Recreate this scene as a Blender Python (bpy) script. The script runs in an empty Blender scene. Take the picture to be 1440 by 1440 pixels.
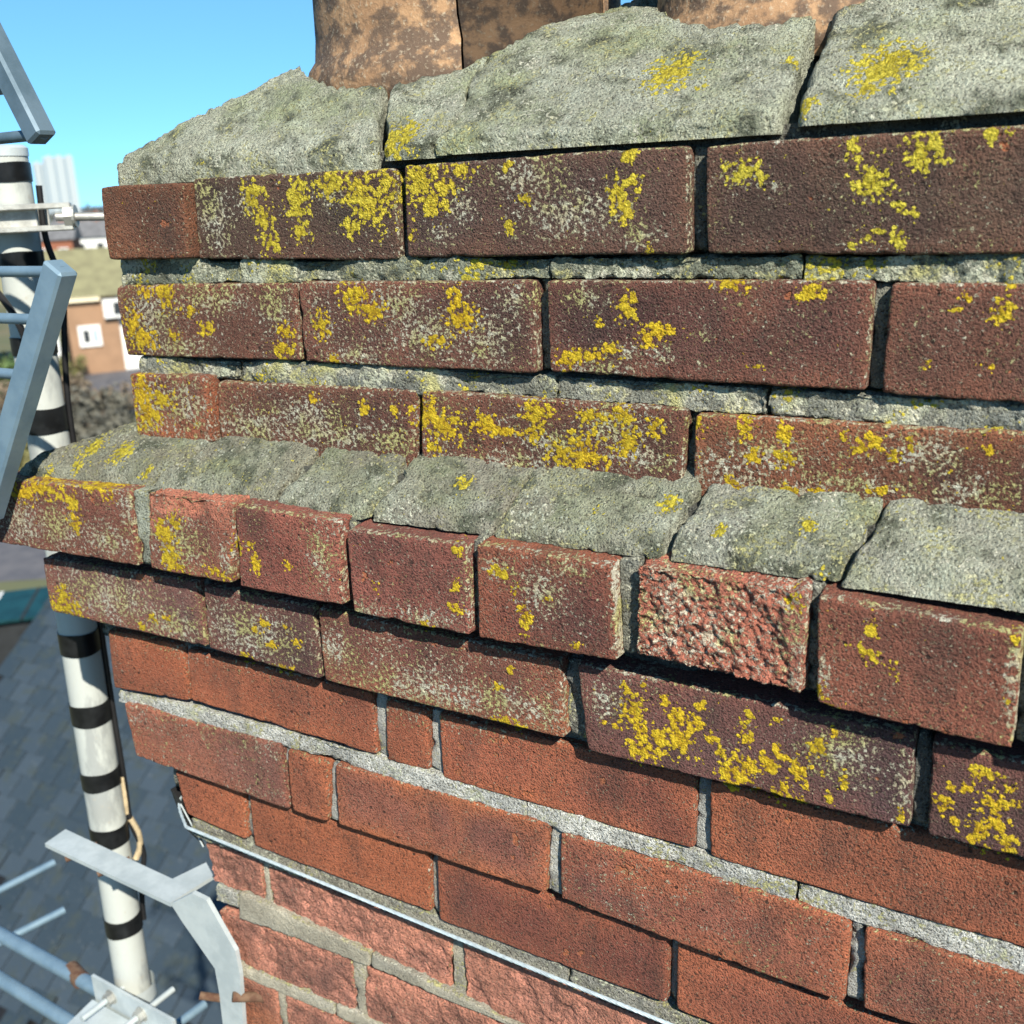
import bpy, math, random
import numpy as np
from mathutils import Vector, Matrix
random.seed(7); np.random.seed(7)
R = math.radians
scene = bpy.context.scene
col = scene.collection

# ------------------------------------------------------------------ camera
YAW, PITCH, ROLL, CAMD, FPX = 0.512366, 0.294998, -0.0438927, 0.664267, 1487.58
def cam_axes():
    f = np.array([-math.sin(YAW)*math.cos(PITCH), math.cos(YAW)*math.cos(PITCH), -math.sin(PITCH)])
    r = np.array([math.cos(YAW), math.sin(YAW), 0.0]); u = np.cross(r, f)
    return math.cos(ROLL)*r+math.sin(ROLL)*u, math.cos(ROLL)*u-math.sin(ROLL)*r, f
CR, CU, CF = cam_axes()
CAM = np.array([0.0, -CAMD, 0.0])
cd = bpy.data.cameras.new('camera'); cam = bpy.data.objects.new('camera', cd); col.objects.link(cam)
M = Matrix(((CR[0], CU[0], -CF[0], CAM[0]), (CR[1], CU[1], -CF[1], CAM[1]), (CR[2], CU[2], -CF[2], CAM[2]), (0, 0, 0, 1)))
cam.matrix_world = M
cd.sensor_fit = 'HORIZONTAL'; cd.sensor_width = 36.0; cd.lens = 36.0*FPX/1440.0
cd.clip_start = 0.02; cd.clip_end = 20000
cd.dof.use_dof = True; cd.dof.focus_distance = 0.78; cd.dof.aperture_fstop = 9.5
scene.camera = cam

# ------------------------------------------------------------------ sky and sun
SUN_AZ, SUN_EL = R(49), R(39)          # azimuth from the wall's outward normal towards its right-hand end
sun_dir = Vector((math.sin(SUN_AZ)*math.cos(SUN_EL), -math.cos(SUN_AZ)*math.cos(SUN_EL), math.sin(SUN_EL)))
w = bpy.data.worlds.new('World'); scene.world = w; w.use_nodes = True
wn = w.node_tree; wn.nodes.clear()
sky = wn.nodes.new('ShaderNodeTexSky'); sky.sky_type = 'NISHITA'; sky.sun_disc = False
sky.sun_elevation = SUN_EL; sky.sun_rotation = math.atan2(sun_dir.x, sun_dir.y)
sky.altitude = 0; sky.air_density = 0.4; sky.dust_density = 0.0; sky.ozone_density = 8.0
tint = wn.nodes.new('ShaderNodeMix'); tint.data_type = 'RGBA'; tint.blend_type = 'MULTIPLY'
tint.inputs[0].default_value = 1.0; tint.inputs[7].default_value = (0.78, 1.40, 1.64, 1)
bg = wn.nodes.new('ShaderNodeBackground'); bg.inputs[1].default_value = 0.145
wo = wn.nodes.new('ShaderNodeOutputWorld')
gm_ = wn.nodes.new('ShaderNodeGamma'); gm_.inputs[1].default_value = 0.55
wn.links.new(sky.outputs[0], gm_.inputs[0]); wn.links.new(gm_.outputs[0], tint.inputs[6]); wn.links.new(tint.outputs[2], bg.inputs[0]); wn.links.new(bg.outputs[0], wo.inputs[0])
sl = bpy.data.lights.new('sun', 'SUN'); sl.energy = 5.0; sl.angle = R(0.53); sl.color = (1.0, 0.94, 0.82)
so = bpy.data.objects.new('sun', sl); col.objects.link(so)
so.rotation_euler = (-sun_dir).to_track_quat('-Z', 'Y').to_euler(); so.location = (3, -4, 6)
scene.view_settings.view_transform = 'Standard'; scene.view_settings.look = 'None'
scene.view_settings.exposure = 0.98; scene.view_settings.gamma = 1.0

# ------------------------------------------------------------------ helpers
def ray(p):
    return ((p[0]-720)/FPX)*CR-((p[1]-720)/FPX)*CU+CF
def atY(p, Y):                       # a point of the photograph measured on a plane parallel to the wall
    d = ray(p); return CAM+d*((Y+CAMD)/d[1])
def atZ(p, Z):
    d = ray(p); return CAM+d*(Z/d[2])
def atD(p, D):
    d = ray(p); return CAM+d/np.linalg.norm(d)*D

def _h(ix, iy, iz, seed):
    n = (ix.astype(np.uint32)*np.uint32(374761393)+iy.astype(np.uint32)*np.uint32(668265263)+iz.astype(np.uint32)*np.uint32(2147483647)+np.uint32((seed*974634777) & 0xffffffff))
    n = (n ^ (n >> np.uint32(13)))*np.uint32(1274126177)
    n = (n ^ (n >> np.uint32(15)))*np.uint32(2246822519)
    return ((n ^ (n >> np.uint32(16))) & np.uint32(0xffff)).astype(np.float64)/65535.0
def noise(P, s, seed=0):
    q = P*s+137.0; i = np.floor(q).astype(np.int64); f = q-i; f = f*f*(3-2*f)
    r = 0
    for dx in (0, 1):
        for dy in (0, 1):
            for dz in (0, 1):
                wgt = (f[:, 0] if dx else 1-f[:, 0])*(f[:, 1] if dy else 1-f[:, 1])*(f[:, 2] if dz else 1-f[:, 2])
                r = r+wgt*_h(i[:, 0]+dx, i[:, 1]+dy, i[:, 2]+dz, seed)
    return r
def fbm(P, s, octv=4, seed=0, gain=0.5):
    a, t, r = 1.0, 0.0, 0
    for k in range(octv):
        r = r+a*noise(P, s, seed+k*17); t += a; a *= gain; s *= 2.03
    return r/t

def new_mesh(name, V, F, smooth=True):
    me = bpy.data.meshes.new(name)
    V = np.asarray(V, dtype=np.float32)
    if isinstance(F, np.ndarray):
        n = len(F); me.vertices.add(len(V)); me.vertices.foreach_set('co', V.ravel())
        me.loops.add(n*4); me.loops.foreach_set('vertex_index', F.ravel().astype(np.int32))
        me.polygons.add(n); me.polygons.foreach_set('loop_start', np.arange(0, n*4, 4, dtype=np.int32))
        me.polygons.foreach_set('loop_total', np.full(n, 4, dtype=np.int32))
        me.update(calc_edges=True)
    else:
        me.from_pydata([tuple(v) for v in V], [], [tuple(f) for f in F])
    me.polygons.foreach_set('use_smooth', np.full(len(me.polygons), smooth, dtype=bool))
    me.update()
    return me
def link(name, me, mat=None, parent=None, loc=None):
    o = bpy.data.objects.new(name, me); col.objects.link(o)
    if mat is not None and me is not None and len(me.materials) == 0: me.materials.append(mat)
    if parent is not None: o.parent = parent
    if loc is not None: o.location = loc
    return o
def tag(o, label, cat, group=None):
    o['label'] = label; o['category'] = cat
    if group: o['group'] = group
    return o
def thing(name, label, cat, loc=(0, 0, 0), rz=0.0, group=None):
    o = bpy.data.objects.new(name, None); col.objects.link(o); o.location = loc; o.rotation_euler = (0, 0, rz)
    o.empty_display_size = 0.1
    return tag(o, label, cat, group)
def structure(o): o['kind'] = 'structure'; return o
def stuff(o): o['kind'] = 'stuff'; return o

class MB:
    def __init__(s): s.V = []; s.F = []
    def add(s, V, F):
        b = len(s.V); s.V += [tuple(v) for v in V]; s.F += [tuple(b+i for i in f) for f in F]; return s
    def box(s, c, d, rot=None, bev=0.0):
        hx, hy, hz = d[0]/2, d[1]/2, d[2]/2
        if bev <= 0:
            P = [(x, y, z) for x in (-hx, hx) for y in (-hy, hy) for z in (-hz, hz)]
            F = [(0, 1, 3, 2), (4, 6, 7, 5), (0, 4, 5, 1), (2, 3, 7, 6), (0, 2, 6, 4), (1, 5, 7, 3)]
        else:
            P = []; idx = {}
            for sx in (-1, 1):
                for sy in (-1, 1):
                    for sz in (-1, 1):
                        for ax in range(3):
                            q = [sx*(hx-bev), sy*(hy-bev), sz*(hz-bev)]
                            q[ax] = (sx*hx, sy*hy, sz*hz)[ax]
                            idx[(sx, sy, sz, ax)] = len(P); P.append(tuple(q))
            F = []
            for ax in range(3):
                o1, o2 = [a for a in range(3) if a != ax]
                for sg in (-1, 1):
                    f = []
                    for (a, b) in ((-1, -1), (1, -1), (1, 1), (-1, 1)):
                        k = [0, 0, 0]; k[ax] = sg; k[o1] = a; k[o2] = b; f.append(idx[(*k, ax)])
                    if (sg > 0) == (ax == 1): f = f[::-1]
                    F.append(tuple(f))
            for ax in range(3):
                o1, o2 = [a for a in range(3) if a != ax]
                for a in (-1, 1):
                    for b in (-1, 1):
                        k0 = [0, 0, 0]; k1 = [0, 0, 0]
                        k0[o1] = k1[o1] = a; k0[o2] = k1[o2] = b; k0[ax] = -1; k1[ax] = 1
                        F.append((idx[(*k0, o1)], idx[(*k1, o1)], idx[(*k1, o2)], idx[(*k0, o2)]))
            for sx in (-1, 1):
                for sy in (-1, 1):
                    for sz in (-1, 1):
                        F.append(tuple(idx[(sx, sy, sz, a)] for a in range(3)))
        if rot is not None: P = [tuple(rot @ Vector(p)) for p in P]
        return s.add([(p[0]+c[0], p[1]+c[1], p[2]+c[2]) for p in P], F)
    def tube(s, pts, r, n=12, caps=True):
        pts = [Vector(p) for p in pts]; rr = r if isinstance(r, (list, tuple)) else [r]*len(pts)
        V = []; F = []; prev = None
        for i, p in enumerate(pts):
            t = (pts[min(i+1, len(pts)-1)]-pts[max(i-1, 0)]).normalized()
            if prev is None:
                a = t.cross(Vector((0, 0, 1)));
                if a.length < 1e-3: a = t.cross(Vector((1, 0, 0)))
            else: a = prev-t*prev.dot(t)
            a.normalize(); prev = a; b = t.cross(a)
            for k in range(n):
                an = 2*math.pi*k/n; V.append(p+(a*math.cos(an)+b*math.sin(an))*rr[i])
        for i in range(len(pts)-1):
            for k in range(n):
                k2 = (k+1) % n; F.append((i*n+k, i*n+k2, (i+1)*n+k2, (i+1)*n+k))
        if caps:
            F.append(tuple(range(n))[::-1]); F.append(tuple((len(pts)-1)*n+k for k in range(n)))
        return s.add(V, F)
    def prism(s, poly, off):                       # polygon of 3-D points swept by a vector
        n = len(poly); off = Vector(off); V = [Vector(p) for p in poly]+[Vector(p)+off for p in poly]
        F = [tuple(range(n))[::-1], tuple(range(n, 2*n))]+[(i, (i+1) % n, n+(i+1) % n, n+i) for i in range(n)]
        return s.add(V, F)
    def lathe(s, prof, c, n=64, a0=0.0, a1=2*math.pi):
        full = abs(a1-a0-2*math.pi) < 1e-6; m = n if full else n+1; V = []; F = []
        for (r, z) in prof:
            for k in range(m):
                a = a0+(a1-a0)*k/n; V.append((c[0]+r*math.cos(a), c[1]+r*math.sin(a), c[2]+z))
        for i in range(len(prof)-1):
            for k in range(n):
                k2 = (k+1) % m; F.append((i*m+k, i*m+k2, (i+1)*m+k2, (i+1)*m+k))
        return s.add(V, F)
    def build(s, name, mat, parent=None, smooth=False, loc=None, world=None):
        V = s.V
        if world is not None: V = [(v[0]-world[0], v[1]-world[1], v[2]-world[2]) for v in V]
        me = new_mesh(name, V, s.F, smooth)
        if smooth:
            try: me.set_sharp_from_angle(angle=R(40))
            except Exception: pass
        return link(name, me, mat, parent, loc if loc is not None else None)

# ------------------------------------------------------------------ materials
class NT:
    def __init__(s, name):
        s.m = bpy.data.materials.new(name); s.m.use_nodes = True; s.t = s.m.node_tree
        s.b = s.t.nodes['Principled BSDF']; s.b.inputs['Specular IOR Level'].default_value = 0.25
    def n(s, t): return s.t.nodes.new(t)
    def l(s, a, b): s.t.links.new(a, b)
    def val(s, x, sock):
        if hasattr(x, 'is_linked') or isinstance(x, bpy.types.NodeSocket): s.l(x, sock)
        else: sock.default_value = x
    def math(s, op, a, b=0.5, c=0.0, clamp=False):
        q = s.n('ShaderNodeMath'); q.operation = op; q.use_clamp = clamp
        s.val(a, q.inputs[0]); s.val(b, q.inputs[1]); s.val(c, q.inputs[2]); return q.outputs[0]
    def pos(s):
        if not hasattr(s, '_p'): s._p = s.n('ShaderNodeNewGeometry').outputs['Position']
        return s._p
    def noise(s, scale, detail=4, rough=0.55, vec=None, dist=0.0):
        q = s.n('ShaderNodeTexNoise'); q.inputs['Scale'].default_value = scale; q.inputs['Detail'].default_value = detail
        q.inputs['Roughness'].default_value = rough; q.inputs['Distortion'].default_value = dist
        s.l(vec if vec is not None else s.pos(), q.inputs['Vector']); return q.outputs['Fac']
    def mapv(s, scale):
        q = s.n('ShaderNodeMapping'); q.inputs['Scale'].default_value = scale; s.l(s.pos(), q.inputs['Vector']); return q.outputs[0]
    def vor(s, scale, feat='F1', out='Distance'):
        q = s.n('ShaderNodeTexVoronoi'); q.inputs['Scale'].default_value = scale; q.feature = feat; s.l(s.pos(), q.inputs['Vector']); return q.outputs[out]
    def ss(s, x, a, b, lo=0.0, hi=1.0):
        q = s.n('ShaderNodeMapRange'); q.interpolation_type = 'SMOOTHSTEP'; s.val(x, q.inputs[0])
        for i, v in enumerate((a, b, lo, hi)): s.val(v, q.inputs[i+1])
        return q.outputs[0]
    def mix(s, f, a, b, mode='MIX'):
        q = s.n('ShaderNodeMix'); q.data_type = 'RGBA'; q.blend_type = mode
        s.val(f, q.inputs[0])
        for x, k in ((a, 6), (b, 7)):
            if isinstance(x, tuple): q.inputs[k].default_value = (*x, 1)
            else: s.l(x, q.inputs[k])
        return q.outputs[2]
    def attr(s, name, out='Fac'):
        q = s.n('ShaderNodeAttribute'); q.attribute_name = name; return q.outputs[out]
    def bump(s, h, dist, strength=1.0):
        q = s.n('ShaderNodeBump'); q.inputs['Distance'].default_value = dist; q.inputs['Strength'].default_value = strength
        s.l(h, q.inputs['Height']); s.l(q.outputs[0], s.b.inputs['Normal'])
    def gray(s, x):
        q = s.n('ShaderNodeCombineColor')
        for i in range(3): s.val(x, q.inputs[i])
        return q.outputs[0]
    def done(s, c, rough=0.9, metal=0.0):
        if isinstance(c, tuple): s.b.inputs['Base Color'].default_value = (*c, 1)
        else: s.l(c, s.b.inputs['Base Color'])
        s.val(rough, s.b.inputs['Roughness']); s.b.inputs['Metallic'].default_value = metal
        return s.m

def masonry(name, grain=900.0, mid=260.0, bump=0.0011, contrast=1.0, pits=0.5, pale_c=(0.50, 0.45, 0.31), yel_scale=230.0, clay=False):
    t = NT(name)
    base = t.attr('bcol', 'Color')
    n1 = t.noise(mid, 5, 0.6); n2 = t.noise(45, 3, 0.5); n3 = t.noise(grain, 3, 0.6)
    f = t.math('ADD', t.math('MULTIPLY', n1, 0.75*contrast), t.math('MULTIPLY', n2, 0.5*contrast))
    f = t.math('ADD', f, 1.0-0.625*contrast)
    c = t.mix(1.0, base, t.gray(f), 'MULTIPLY')
    pit = t.ss(n3, 0.37, 0.47, 1.0, 0.0)
    c = t.mix(t.math('MULTIPLY', pit, pits), c, (0.02, 0.014, 0.011))
    chp = None
    if clay:      # fresh orange chips, small blow-holes and weather streaks
        chp = t.ss(t.noise(48, 3, 0.6), 0.675, 0.70)
        c = t.mix(t.math('MULTIPLY', chp, 0.8), c, (0.38, 0.125, 0.055))
        hole = t.math('MULTIPLY', t.ss(t.vor(85), 0.10, 0.14, 1.0, 0.0), t.ss(t.noise(20, 2), 0.52, 0.56))
        c = t.mix(t.math('MULTIPLY', hole, 0.8), c, (0.02, 0.013, 0.01))
        stk = t.ss(t.noise(16, 4, 0.6, t.mapv((1.6, 1.6, 0.55))), 0.50, 0.66)
        c = t.mix(t.math('MULTIPLY', stk, 0.34), c, (0.055, 0.040, 0.034))
        chp = t.math('ADD', chp, t.math('MULTIPLY', hole, 1.5))
    # pale crust, specks and the sunlit brick edges painted into the same mask
    pn = t.noise(300, 7, 0.72); pa = t.attr('pale')
    g = t.math('MINIMUM', t.math('MULTIPLY', pa, 5.0), 1.0)
    pm = t.ss(t.math('ADD', pa, t.math('MULTIPLY', t.math('SUBTRACT', pn, 0.5), t.math('MULTIPLY', g, 3.1))), 0.50, 0.62)
    pc = t.mix(t.ss(t.noise(90, 2), 0.42, 0.6), pale_c, (0.56, 0.55, 0.44))
    pc = t.mix(t.ss(t.noise(35, 2), 0.45, 0.62), pc, (0.48, 0.46, 0.20))
    c = t.mix(t.math('MULTIPLY', pm, 0.85), c, pc)
    spk = t.math('MULTIPLY', t.ss(t.noise(620, 4, 0.65), 0.605, 0.67), 0.62)
    c = t.mix(spk, c, tuple(x*0.85 for x in pale_c))
    # yellow lichen
    yv = t.n('ShaderNodeTexVoronoi'); yv.inputs['Scale'].default_value = yel_scale*1.15; yv.feature = 'F1'
    wob = t.n('ShaderNodeTexNoise'); wob.inputs['Scale'].default_value = 420; wob.inputs['Detail'].default_value = 3; t.l(t.pos(), wob.inputs['Vector'])
    wv = t.n('ShaderNodeVectorMath'); wv.operation = 'MULTIPLY_ADD'; t.l(wob.outputs['Color'], wv.inputs[0]); wv.inputs[1].default_value = (0.004, 0.004, 0.004); t.l(t.pos(), wv.inputs[2])
    t.l(wv.outputs[0], yv.inputs['Vector'])
    lobe = t.math('SUBTRACT', 0.46, yv.outputs['Distance'])
    yn = t.math('ADD', t.noise(yel_scale*0.6, 5, 0.66), t.math('MULTIPLY', lobe, 0.42)); ya = t.attr('yel')
    g2 = t.math('MINIMUM', t.math('MULTIPLY', ya, 5.0), 1.0)
    ym = t.ss(t.math('ADD', ya, t.math('MULTIPLY', t.math('SUBTRACT', yn, 0.53), t.math('MULTIPLY', g2, 2.4))), 0.50, 0.56)
    yg = t.attr('green')
    yr = t.ss(t.math('ADD', yn, t.math('MULTIPLY', t.noise(700, 3), 0.5)), 0.62, 0.95)
    yc = t.mix(yr, (0.36, 0.235, 0.009), (0.64, 0.475, 0.030))
    yc = t.mix(t.ss(t.noise(28, 2), 0.42, 0.62), yc, t.mix(yr, (0.38, 0.225, 0.008), (0.70, 0.49, 0.024)))
    yc2 = t.mix(yr, (0.31, 0.265, 0.018), (0.60, 0.53, 0.07))
    yc = t.mix(yg, yc, yc2)
    c = t.mix(ym, c, yc)
    h = t.math('ADD', t.math('MULTIPLY', n3, 1.0), t.math('MULTIPLY', n1, 0.6))
    h = t.math('ADD', h, t.math('MULTIPLY', ym, t.math('ADD', t.math('MULTIPLY', yn, 0.55), 0.2)))
    h = t.math('ADD', h, t.math('MULTIPLY', pm, 0.4)); h = t.math('ADD', h, t.math('MULTIPLY', spk, 0.5))
    if chp is not None: h = t.math('SUBTRACT', h, t.math('MULTIPLY', chp, 0.6))
    t.bump(h, bump*3.6, 1.0)
    return t.done(c, 0.92)

M_BRICK = masonry('brick_clay', 640, 240, 0.0013, 1.2, 0.78, clay=True)
M_ROUGH = masonry('brick_spalled', 420, 150, 0.0014, 1.0, 0.5, (0.52, 0.46, 0.34))
M_MORT = masonry('mortar_weathered', 560, 130, 0.0017, 1.7, 0.75, (0.54, 0.56, 0.42))
M_MORT2 = masonry('mortar_pointing', 700, 190, 0.0012, 0.7, 0.25, (0.6, 0.56, 0.46))
M_FLAUNCH = masonry('flaunching_mortar', 560, 190, 0.0016, 1.35, 0.75, (0.48, 0.51, 0.40), 260)

def plain(name, c, rough=0.6, metal=0.0, nz=0.0, nscale=8.0, bump=0.0, c2=None):
    t = NT(name)
    if nz <= 0 and c2 is None: return t.done(c, rough, metal)
    n = t.noise(nscale, 5, 0.6)
    c2 = c2 or tuple(x*(1-nz) for x in c)
    cc = t.mix(t.ss(n, 0.35, 0.65), c, c2)
    if bump: t.bump(n, bump, 0.6)
    return t.done(cc, rough, metal)

# ------------------------------------------------------------------ lichen seen on the stack (photograph coordinates, measured on each face)
def blobs(txt): return [tuple(float(v) for v in b.split(',')) for b in txt.split()]
YEL = blobs('''355,275,13,22 370,308,12,16 382,342,13,13 418,282,14,34 424,325,10,12 465,258,22,18 505,268,24,26 518,292,24,28 545,262,12,26 495,320,12,14
590,252,22,26 605,284,20,20 622,262,16,14 648,240,18,9 715,318,8,9 740,280,9,8 868,272,13,20 876,296,13,16 888,258,12,12 880,216,12,14 578,330,6,8 910,350,7,7 712,232,7,7
1045,240,22,14 1072,250,10,9 1225,255,23,24 1200,208,12,14 1300,214,24,26 1398,188,18,9 1266,292,9,8 1287,300,8,7 1222,330,12,8 1236,326,8,7 1265,335,9,14 1195,345,6,5
205,478,15,12 188,462,10,26 232,415,11,18 205,410,10,8 268,438,10,7 402,468,10,10 398,492,12,12 290,462,8,8 245,470,7,7
452,458,11,17 498,420,18,18 520,436,18,14 640,422,9,22 648,446,19,17 612,480,14,8 500,520,10,6 470,505,6,6
820,500,30,10 798,510,14,9 880,434,12,16 930,466,20,9 908,476,12,11 1030,400,22,7 1140,410,14,13 1060,515,9,5 890,418,8,8 842,455,6,5 860,490,12,6 1128,420,8,6
1360,418,7,6 1410,440,14,14 1390,515,6,6 1305,510,6,5 1345,435,5,5 1425,402,8,4
200,548,18,20 205,580,16,22 225,560,14,14 515,572,8,9 556,577,7,7 440,560,6,6
598,580,15,22 625,600,24,18 680,596,20,14 752,583,15,18 750,608,13,10 705,606,16,8 822,636,26,24 882,620,14,22 872,582,18,12 832,586,20,9 612,632,10,8 920,600,10,12 790,640,18,16 770,580,8,8
983,600,7,10 1048,600,9,13 1058,640,11,9 1105,648,13,10 1102,610,12,13 1210,630,16,8 1228,622,12,9 1252,640,12,8 1280,625,6,12 1390,634,8,7 1185,612,8,6 1110,690,12,6 1150,690,10,6 1235,690,14,6 1030,680,14,7
30,692,16,12 60,686,20,12 100,705,8,18 106,735,7,14 130,686,20,5 155,700,8,5
235,762,11,20 240,786,11,16 252,797,9,10 306,806,12,8 225,745,8,14 245,735,8,10
333,770,7,10 358,792,5,12 350,765,6,5 405,795,6,5 640,825,7,8 638,856,8,7 598,880,8,6 525,826,6,6 640,775,8,6
703,806,12,9 724,830,5,9 738,866,9,16 810,910,7,5 770,842,4,4 1115,850,10,10
1226,886,7,16 1218,921,13,9 1256,942,7,8 1168,992,14,8 1150,968,8,10 1425,900,6,6 1420,985,5,5
95,856,17,12 90,838,8,13 82,848,8,10 215,870,6,5 235,868,5,5 200,882,5,4
345,925,7,6 400,940,10,5 371,878,6,6 382,905,5,5 402,882,5,5 360,885,5,5 418,903,5,4 700,965,5,5 718,944,4,8 713,1017,15,8 695,1012,6,4
890,998,15,18 905,1056,20,13 926,1040,16,18 950,1010,15,13 956,1040,18,18 880,970,7,7 900,1026,13,12 978,1018,14,12 986,994,8,8 1030,1086,22,13 1048,1078,18,12 1050,1033,9,15 1080,1075,12,17 1094,1056,9,9 1125,1084,13,16 1150,1050,12,11 1100,1112,11,11 1030,1104,12,6 1092,1015,6,6 1064,1112,10,6 1126,1126,8,6 1166,1122,7,7 1266,1146,8,9 1187,1098,7,9 935,985,6,6 868,1020,6,6 848,1014,5,5 1108,1066,6,6 1174,1030,6,5 1055,1005,6,5 905,965,6,6 1000,1040,8,9 1160,1088,5,5 1012,1060,7,7
1385,1090,20,9 1326,1132,11,12 1398,1138,18,22 1376,1172,15,18 1416,1190,13,12 1342,1154,9,8 1360,1108,9,8 1432,1132,8,7 1338,1108,6,6 1425,1110,6,6 1400,1165,14,10''')
YEL_F = blobs('560,190,26,17 945,97,30,14 1245,88,36,14 1217,122,14,8 1130,143,14,14 1113,85,9,12 1310,150,12,16 480,118,8,5 270,225,8,6 1280,160,10,10 985,120,6,6 1400,140,7,7 205,665,8,8 130,628,14,6 60,664,8,8 170,634,14,6 110,655,8,5 940,706,12,7 1010,745,9,7 1137,740,9,7 1225,740,8,10 650,678,10,6 836,714,5,5 870,640,9,5 1155,805,9,9 1020,800,8,6')
PALE = blobs('''300,305,28,48 285,270,20,22 310,335,16,14 345,285,14,18 465,275,16,22 620,330,18,14 740,250,60,25 800,300,80,40 1040,250,26,16 1090,262,14,7 900,330,30,20 650,290,20,30
210,440,40,50 300,420,60,25 250,490,60,20 385,430,30,40 560,428,45,36 600,470,70,40 680,480,40,50 500,500,50,20 720,420,30,25 850,520,60,15 820,420,30,20 880,495,26,14 990,470,14,10 985,512,8,6 930,500,20,14
210,570,40,45 260,570,35,40 360,600,70,30 460,610,130,20 430,585,70,30 550,620,50,25 640,650,60,20 720,650,90,18 780,625,60,25 900,645,70,22 860,600,60,40 1020,660,60,25 1100,690,120,14 1190,680,80,18 1080,640,70,30 1360,690,90,25 1300,640,60,30
30,735,34,40 80,740,40,36 150,760,40,26 250,765,45,45 180,720,14,40 700,800,28,16 800,800,30,14 510,860,40,14 600,870,50,16 870,870,14,60 450,780,20,50 320,790,12,30 660,840,9,50 1150,950,20,40 1425,960,16,70 760,830,40,40
150,840,80,40 240,880,50,30 350,890,80,40 600,970,140,40 700,985,80,26 760,1000,40,30 470,915,40,30 850,985,30,25 1180,1060,60,40 1270,1110,14,50
950,830,70,40 930,880,50,50 1000,900,70,40 900,930,30,30''')
def field(bl, W, Y):
    f = np.zeros(len(W))
    lo = W.min(0)-0.05; hi = W.max(0)+0.05
    for (x, y, rx, ry) in bl:
        c = atY((x, y), Y)
        if c[0] < lo[0] or c[0] > hi[0] or c[2] < lo[2] or c[2] > hi[2]: continue
        a = atY((x+rx, y), Y); b = atY((x, y+ry), Y)
        ax, bz = abs(a[0]-c[0])+1e-5, abs(b[2]-c[2])+1e-5
        d = np.sqrt(((W[:, 0]-c[0])/ax)**2+((W[:, 2]-c[2])/bz)**2)
        f = np.maximum(f, np.clip(1.08-0.46*d, 0, 1)*(d < 2.0))
    return f

# ------------------------------------------------------------------ pillow: a box surface with a fine outer face
def pillow_grid(L, H, D, r, res, back=True):
    def axis(n):
        e = [0, r*0.3, r*0.65, r]; m = max(2, int((n-2*r)/res)); mid = list(np.linspace(r, n-r, m+1))[1:-1]
        return np.array(e+mid+[n-r, n-r*0.65, n-r*0.3, n])
    s, t = axis(L), axis(H)
    dl = [x for x in (r*0.3, r*0.65, r, r+0.003, r+0.008, r+0.02) if x < D*0.9]+[D]
    k = len(dl); dd = np.array(dl)
    S = np.concatenate([np.zeros(k), s, np.full(k, L)]); T = np.concatenate([np.zeros(k), t, np.full(k, H)])
    dS = np.concatenate([dd[::-1], np.zeros(len(s)), dd]); dT = np.concatenate([dd[::-1], np.zeros(len(t)), dd])
    SS, TT = np.meshgrid(S, T, indexing='ij'); DD = np.maximum.outer(dS, dT)
    n, m = SS.shape
    P = np.stack([SS.ravel(), TT.ravel(), DD.ravel()], 1)
    idx = np.arange(n*m).reshape(n, m)
    F = np.stack([idx[:-1, :-1].ravel(), idx[:-1, 1:].ravel(), idx[1:, 1:].ravel(), idx[1:, :-1].ravel()], 1)
    # drop the collapsed corner quads
    a, b, c2, d2 = (P[F[:, i]] for i in range(4))
    ar = np.linalg.norm(np.cross(c2-a, d2-b), axis=1); F = F[ar > 1e-12]
    C = np.stack([np.clip(P[:, 0], r, L-r), np.clip(P[:, 1], r, H-r), np.maximum(P[:, 2], r)], 1)
    v = P-C; ln = np.linalg.norm(v, axis=1, keepdims=True); nrm = v/np.maximum(ln, 1e-9)
    P = np.where(ln > 1e-9, C+nrm*r, P)
    return P, nrm, F

def set_attrs(me, bcol, yel, pale, green):
    n = len(me.vertices)
    a = me.attributes.new('bcol', 'FLOAT_COLOR', 'POINT')
    c = np.ones((n, 4), dtype=np.float32); c[:, :3] = bcol; a.data.foreach_set('color', c.ravel())
    for nm, v in (('yel', yel), ('pale', pale), ('green', green)):
        a = me.attributes.new(nm, 'FLOAT', 'POINT'); a.data.foreach_set('value', np.broadcast_to(np.asarray(v, dtype=np.float32), (n,)).astype(np.float32).ravel())

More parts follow.
